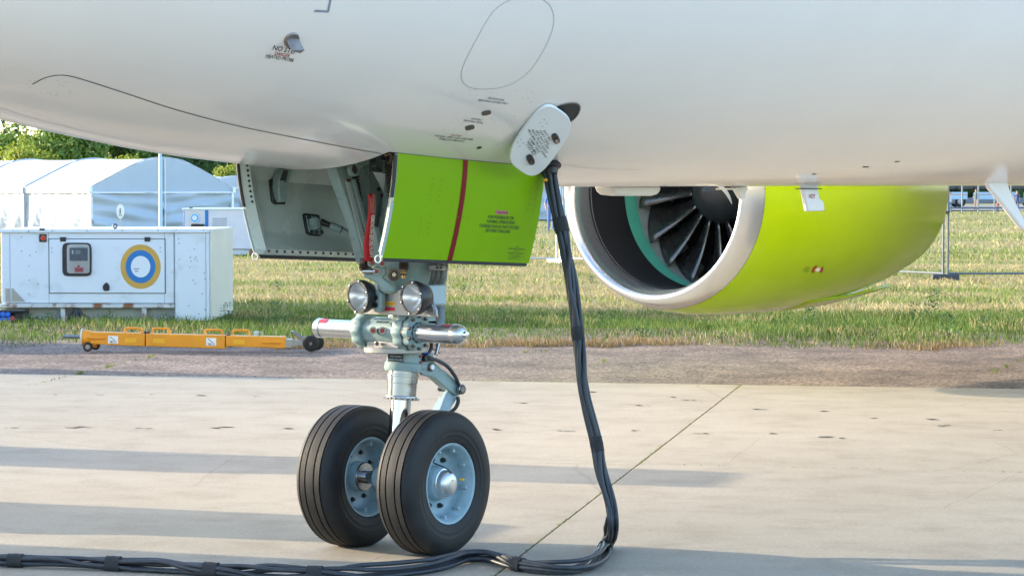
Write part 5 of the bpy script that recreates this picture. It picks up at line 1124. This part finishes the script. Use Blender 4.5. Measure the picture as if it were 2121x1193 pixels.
tr = [(95, 172, 1, 0, .66), (8, 260, 3, 3, .70), (38, 265, 3, 3, .71), (190, 178, 0, 1, .80), (262, 175, 2, 1, .88), (310, 190, 1, 2, .80), (365, 185, 0, 2, .78), (415, 180, 2, 2, .72), (455, 190, 1, 2, .66), (478, 158, 2, 0, .42), (540, 190, 0, 2, .75), (60, 158, 2, 0, .58), (20, 175, 0, 1, .66), (245, 158, 2, 0, .50), (-70, 180, 1, 2, .66), (140, 166, 1, 1, .70), (45, 200, 1, 1, .66)]
for (x, D, ci, mi, sc), lab in zip(tr, TL):
    t = thing('conifer_tree' if ci == 3 else 'leafy_tree', lab, 'tree', bgp((x-W_/2)/FPX*D, D, -.05), random.uniform(0, 6), 'trees behind the marquees'); t.scale = (sc*1.05, sc*1.05, sc)
    key = (ci, mi)
    me = CM[ci] if CM[ci].materials and CM[ci].materials[0] == LEAFS[mi] else CM[ci].copy()
    me.materials.clear(); me.materials.append(LEAFS[mi])
    if ci != 3 or True: CM[ci] = me
    o = bpy.data.objects.new('crown', me); COL.objects.link(o); o.parent = t
    o = bpy.data.objects.new('trunk', TRM); COL.objects.link(o); o.parent = t
# far wood behind everything
def wood(n, r0, r1, d0, d1, h0, h1, seed):
    R_ = np.random.default_rng(seed); r = R_.uniform(r0, r1, n); D = R_.uniform(d0, d1, n)
    top = h0+(h1-h0)*(.5+.5*np.sin(r*.09+np.sin(r*.31)))*(.7+.3*np.sin(r*.43+1)); z = top*R_.uniform(0, 1, n)**.7
    c = np.array([CP[0], CP[1], 0])+RC*r[:, None]+VC*D[:, None]+ZA*z[:, None]
    nr = R_.normal(size=(n, 3)); nr /= np.linalg.norm(nr, axis=1)[:, None]; u_ = np.cross(nr, R_.normal(size=(n, 3))); u_ /= np.linalg.norm(u_, axis=1)[:, None]; w_ = np.cross(nr, u_); s_ = R_.uniform(.4, 1.0, (n, 1))
    V = np.stack([c-u_*s_, c+w_*s_*.6, c+u_*s_, c-w_*s_*.6], 1).reshape(-1, 3)
    me = bpy.data.meshes.new('distant_wood'); me.from_pydata(V.tolist(), [], np.arange(4*n).reshape(n, 4).tolist()); me.materials.append(LEAFS[2]); o = bpy.data.objects.new('distant_wood', me); COL.objects.link(o)
    tag(o, 'dark far-off wood along the horizon', 'wood', kind='stuff')
wood(30000, -70, 150, 280, 300, 4.5, 7.5, 5)

# ================================================================== grass
def edgeD(r): return 27.3+.22*np.sin(r*1.1)+.14*np.sin(r*3.7+1)+.10*np.sin(r*9+2)+.06*np.sin(r*23)
def gzv(r, D): return -.035+.05*np.sin(r*.21+D*.13)*np.clip((D-29)/6, 0, 1)
def blades(name, label, m, r, D, h, w, seed, lean=.35):
    n = len(r); R_ = np.random.default_rng(seed); a = R_.uniform(0, 2*pi, n); ln = R_.uniform(.1, 1, n)*lean*h; la = R_.uniform(0, 2*pi, n)
    c = np.array([CP[0], CP[1], 0])+RC*r[:, None]+VC*D[:, None]+ZA*gzv(r, D)[:, None]; sd = np.stack([np.cos(a), np.sin(a), 0*a], 1)*(w/2)[:, None]; ld = np.stack([np.cos(la), np.sin(la), 0*la], 1)*ln[:, None]
    V = np.stack([c-sd, c+sd, c+sd*.7+ld*.35+ZA*(h*.55)[:, None], c+ld+ZA*h[:, None], c-sd*.7+ld*.35+ZA*(h*.55)[:, None]], 1).reshape(-1, 3)
    f = np.arange(5*n).reshape(n, 5)
    me = bpy.data.meshes.new(name); me.from_pydata(V.tolist(), [], f.tolist()); me.materials.append(m); o = bpy.data.objects.new(name, me); COL.objects.link(o); return tag(o, label, 'grass', kind='stuff')
GG = mat('blade_green', (.085, .16, .028), .6, var=.45, scale=.9, transl=.35); GY = mat('blade_dry', (.44, .36, .18), .75, var=.3, scale=.9, transl=.25); GD = mat('blade_dead', (.30, .215, .11), .8, var=.3, scale=1.5, transl=.2); GO = mat('blade_olive', (.20, .25, .06), .7, var=.4, scale=.7, transl=.3)
def n2(r, D, s=1.): return np.sin(r*1.3*s+np.sin(D*1.7*s)*1.3)+np.sin(r*.47*s-D*.9*s+1.1)+.6*np.sin(r*3.1*s+D*2.3*s)
n = 60000; r = RNG.uniform(-9, 9, n); D = edgeD(r)+RNG.uniform(0, 1, n)**.85*8.2; e = D-edgeD(r)
keep = RNG.uniform(0, 1, n) < np.clip(e/.4+.25, 0, 1); r, D, e = r[keep], D[keep], e[keep]; h = (.035+.095*np.clip(e/1.8, 0, 1)*(.7+.25*np.sin(r*1.1+D)))*RNG.uniform(.5, 1.35, len(r))
k = RNG.uniform(0, 1, len(r)) < .66; w = RNG.uniform(.008, .016, len(r))
blades('verge_grass', 'green long grass along the edge of the asphalt', GG, r[k], D[k], h[k], w[k], 1, .5)
m_ = (~k) & (np.sin(r*2.1+D)+np.sin(r*.7-D*1.3) > .35)
blades('straw_verge', 'straw coloured blades scattered through the verge', GY, r[m_], D[m_], h[m_]*.9, w[m_], 12, .7)
k = (~k) & (~m_); blades('faded_verge', 'olive and faded blades mixed into the verge', GO, r[k], D[k], h[k]*.95, w[k], 11, .7)
n = 16000; r = RNG.uniform(-9, 9, n); D = edgeD(r)+np.abs(RNG.normal(0, .42, n)); k = np.sin(r*1.7)+np.sin(r*.6+2)+RNG.normal(0, .6, n) > .1; r, D = r[k], D[k]; n = len(r); h = RNG.uniform(.03, .13, n)
blades('dry_verge', 'straw coloured dead grass fringing the asphalt', GD, r, D, h, RNG.uniform(.007, .014, n), 2, .6)
n = 70000; D = 33.5+RNG.uniform(0, 1, n)**1.3*36; r = RNG.uniform(-1, 1, n)*(D*.24+1.); q = n2(r, D, .55); k = n2(r*.55, D, .8)+RNG.normal(0, .4, n) > -.65
blades('dry_grass', 'mown yellowed grass over the field', GY, r[k], D[k], RNG.uniform(.03, .085, k.sum()), RNG.uniform(.012, .03, k.sum()), 3, 1.4)
k = ~k; blades('olive_grass', 'greener mown patches over the field', GO, r[k], D[k], RNG.uniform(.035, .11, k.sum()), RNG.uniform(.012, .03, k.sum()), 4, .9)
n = 46000; D = 62+RNG.uniform(0, 1, n)**1.2*120; r = RNG.uniform(-1, 1, n)*(D*.24+1.); q = n2(r, D, .3)+RNG.normal(0, .6, n) > .2
blades('far_dry_grass', 'distant yellowed grass', GY, r[q], D[q], RNG.uniform(.05, .13, q.sum()), RNG.uniform(.03, .06, q.sum()), 5, .9)
q = ~q; blades('far_green_grass', 'distant green patches of grass', GO, r[q], D[q], RNG.uniform(.05, .14, q.sum()), RNG.uniform(.03, .06, q.sum()), 6, .7)
# weeds: leafy clumps you can pick out
WEED = mat('weed_leaf', (.05, .125, .03), .55, var=.35, scale=4, transl=.3)
def weed_mesh(seed, n, hh, ww):
    R_ = np.random.default_rng(seed); V = []; F = []
    for k in range(n):
        a = R_.uniform(0, 6.28); z = hh*R_.uniform(0, 1); q = ww*R_.uniform(.1, 1)*(1-.5*z/hh); c = np.array([q*cos(a), q*sin(a), z]); l = R_.uniform(.03, .07); d = np.array([cos(a), sin(a), R_.uniform(-.2, .9)]); d /= np.linalg.norm(d); sd = np.array([-sin(a), cos(a), 0])*l*.28
        i = len(V); V += [c, c+d*l*.5+sd, c+d*l, c+d*l*.5-sd]; F.append((i, i+1, i+2, i+3))
    for k in range(9):
        a = R_.uniform(0, 6.28); q = ww*R_.uniform(.2, .7); i = len(V); V += [(0, 0, 0), (.008, 0, 0), (q*cos(a), q*sin(a), hh*R_.uniform(.7, 1.1))]; F.append((i, i+1, i+2))
    me = bpy.data.meshes.new('weed'); me.from_pydata([tuple(map(float, v)) for v in V], [], F); me.materials.append(WEED); return me
WM = [weed_mesh(1, 160, .34, .22), weed_mesh(2, 110, .18, .2), weed_mesh(3, 200, .45, .25)]
wl = [(572, 30.9, 2, 'tall weed in front of the cabinet end, near the gear door'), (225, 31.6, 2, 'dark weed clump under the middle of the white cabinet'), (285, 31.7, 1, 'small weed by the right skid foot of the cabinet'), (340, 31.7, 0, 'weed below the ring emblem of the cabinet'), (395, 31.5, 1, 'low weed below the plain end panel of the cabinet'), (470, 31.8, 2, 'bushy weed at the right corner of the white cabinet'), (100, 31.4, 0, 'weed under the left half of the white cabinet'), (575, 44.5, 1, 'green plant alone in the dry grass left of the landing light'), (1935, 33.2, 2, 'tall dark weed below the engine rear'), (1895, 33.6, 0, 'leafy weed left of the tall dark one below the engine rear'), (1500, 28.3, 1, 'broad-leaved weed at the asphalt edge below the engine'), (1970, 29.2, 0, 'bright green weed at the right asphalt edge'), (2040, 30.2, 0, 'weed near the right picture edge'), (1680, 32.2, 0, 'weed in the shade below the engine cowling'), (1250, 31.2, 0, 'weed right of the hanging cable'), (1330, 28.4, 1, 'small weed on the verge right of the hanging cable'), (60, 30.5, 0, 'weed in front of the blue plugs'), (1040, 31.5, 0, 'weed behind the nose wheel verge'), (960, 43, 1, 'green tuft in the dry grass right of the landing light'), (1225, 46, 1, 'green tuft in the dry grass beside the cable'), (700, 29.0, 1, 'weed on the verge behind the towbar wheels')]
for x, D, i, lab in wl:
    t = bpy.data.objects.new('weed', WM[i]); COL.objects.link(t); r_ = (x-W_/2)/FPX*D; t.location = [float(v) for v in bgp(r_, D, gz(r_, D))]; t.rotation_euler = (0, 0, random.uniform(0, 6)); q = random.uniform(.8, 1.15)*(.55 if x < 400 else .85); t.scale = (q, q, q); tag(t, lab, 'weed', 'weeds on the verge')
# tufts in the slab joints and cracks
def tufts(lines, seed):
    R_ = np.random.default_rng(seed); V = []; F = []
    for (P, Q, dens, hh) in lines:
        P, Q = np.array(P), np.array(Q); L = np.linalg.norm(Q-P); cl = R_.uniform(0, 1, max(2, int(L*.9)))
        for k in range(int(L*dens)):
            t = np.clip(cl[R_.integers(len(cl))]+R_.normal(0, .018), 0, 1) if R_.uniform() < .7 else R_.uniform()
            c = P+(Q-P)*t+np.array([R_.normal(0, .006), R_.normal(0, .006), 0]); h = hh*R_.uniform(.3, 1.3); a = R_.uniform(0, 6.28); s_ = np.array([cos(a), sin(a), 0])*.0045; l = np.array([R_.normal(0, .5), R_.normal(0, .5), 0])*h; i = len(V)
            V += [c-s_, c+s_, c+l+ZA*h]; F.append((i, i+1, i+2))
    me = bpy.data.meshes.new('joint_grass'); me.from_pydata([tuple(map(float, v)) for v in V], [], F); me.materials.append(mat('joint_blade', (.16, .20, .04), .7, var=.4, scale=3, transl=.25)); o = bpy.data.objects.new('joint_grass', me); COL.objects.link(o); tag(o, 'little grass tufts growing in the joints of the slabs', 'grass', kind='stuff')
tufts([(ap(0, 0, -.012), ap(-2.0*SLU, 0, -.012), 120, .018), (ap(-SLU, 0, -.012), ap(-SLU, 7, -.012), 70, .022), (ap(-SLU, -9, -.012), ap(-SLU, 0, -.012), 30, .016), (ap(.0, -9, -.008), ap(.0, 9, -.008), 110, .022), (onZ(60, 800), onZ(330, 735), 60, .03), (onZ(1040, 733), onZ(1140, 728), 60, .03), (onZ(2050, 775), onZ(2120, 745), 60, .03), (onZ(1230, 760), onZ(1260, 745), 30, .03)], 9)
# chips and pits in the concrete
mb = MB(); R_ = random.Random(8); spots = [(115, 818), (205, 818.5), (317, 818), (420, 820), (538, 821.5), (22, 886), (150, 886), (172, 885), (293, 888), (312, 887.5), (444, 886), (474, 884.5), (598, 887.5), (1030, 890), (1172, 892.5), (1320, 892), (1450, 898), (1605, 899), (1730, 907), (1971, 883), (1330, 840), (1230, 812), (1080, 835), (1390, 822), (1578, 848.5), (1818, 867), (1935, 869), (2070, 892), (1935, 870), (1705, 852), (1430, 829)]
for x, y in spots:
    c = onZ(x, y, 0); big = 1.6 if (x, y) in ((1730, 907), (1971, 883)) else 1
    for q in range(R_.randint(2, 4)):
        cc = c+np.array([R_.uniform(-.03, .03), R_.uniform(-.05, .05), 0])*big; a = R_.uniform(.014, .038)*big; b = R_.uniform(.010, .030)*big
        mb.add([cc+RC*(a*cos(t)*R_.uniform(.6, 1.2))+VC*(b*sin(t)*R_.uniform(.6, 1.4))+ZA*.004 for t in np.linspace(0, 2*pi, 9)[:-1]], [tuple(range(8))])
ch = mb.build('concrete_chip', mat('chip_dark', (.12, .11, .10), .95, var=.3, scale=20), apron, ang=0, fix=False); ch['kind'] = 'stuff'
# litter
lt_ = bgp((1468-W_/2)/FPX*27.3, 27.3, .015); mb = MB(); R_ = random.Random(3)
mb.grid([[lt_+np.array([.012*i+R_.uniform(-.005, .005), .014*j, R_.uniform(0, .025)]) for i in range(4)] for j in range(4)]); tag(mb.build('paper_scrap', INKW, ang=0, fix=False), 'crumpled white paper scrap on the asphalt by the grass edge', 'litter')

# ================================================================== made-up carts, van and truck added out of view to cast shadow bands
VB = mat('caster_paint', (.55, .57, .58), .35, var=.03)
SDIR = pi/2-SUN_BACK
def parked(name, label, cat, r, D, L, Wd, Ht, z0=.28):  # unseen added shadow caster, set square across the sun direction
    dr, dd = sin(SUN_BACK), cos(SUN_BACK)
    t = thing(name, label, cat, bgp(r-dr*L/2, D-dd*L/2), CANG+SDIR)
    mb = MB(); prof = [(0, z0), (L, z0), (L, Ht*.97), (L-.06*L, Ht), (L*.22, Ht), (L*.12, Ht*.6), (0, Ht*.5)]
    mb.prism([(x, -Wd/2, z) for x, z in prof], (0, Wd, 0)); b = mb.build('body', VB, t, world=False, bevel=.04)
    for s in (-1, 1):
        mb = MB(); mb.box((L*.6, s*(Wd/2+.003), Ht*.75), (L*.5, .006, Ht*.22)); mb.build('side_window', BUSD, b, world=False)
    w = min(.3, z0+.05)
    for x in (L*.2, L*.8):
        for y in (-Wd/2+.08, Wd/2-.08): mb = MB(); mb.lathe([(-.06, .0001), (-.06, w), (.06, w), (.06, .0001)], (x, y, w), (0, 1, 0), 20); mb.build('wheel', RUBBER, t, world=False)
    return t
parked('shadow_cart', 'narrow upright cart added out of view on the left to shade the apron', 'cart', -5.5, 16.9, 1.05, 1.2, 1.76, .12)
parked('shadow_cart', 'low cart added out of view on the left to shade the apron', 'cart', -4.75, 13.85, 1.1, 1.2, 1.15, .1)
parked('shadow_van', 'grey van added out of view on the left to shade the nearest concrete', 'van', -6.2, 12.0, 2.6, 2.2, 2.5)
parked('shadow_cart', 'wide cart added out of view on the left to shade the asphalt', 'cart', -8.6, 28.3, 1.7, 1.2, 1.75, .15)
parked('shadow_cart', 'small cart added out of view on the left to shade the slab edge', 'cart', -7.4, 24.5, .8, 1.0, 1.4, .12)
parked('shadow_truck', 'tall grey box truck added out of view on the left to shade the grass', 'truck', -12.2, 39.2, 5.2, 2.4, 3.9, .45)
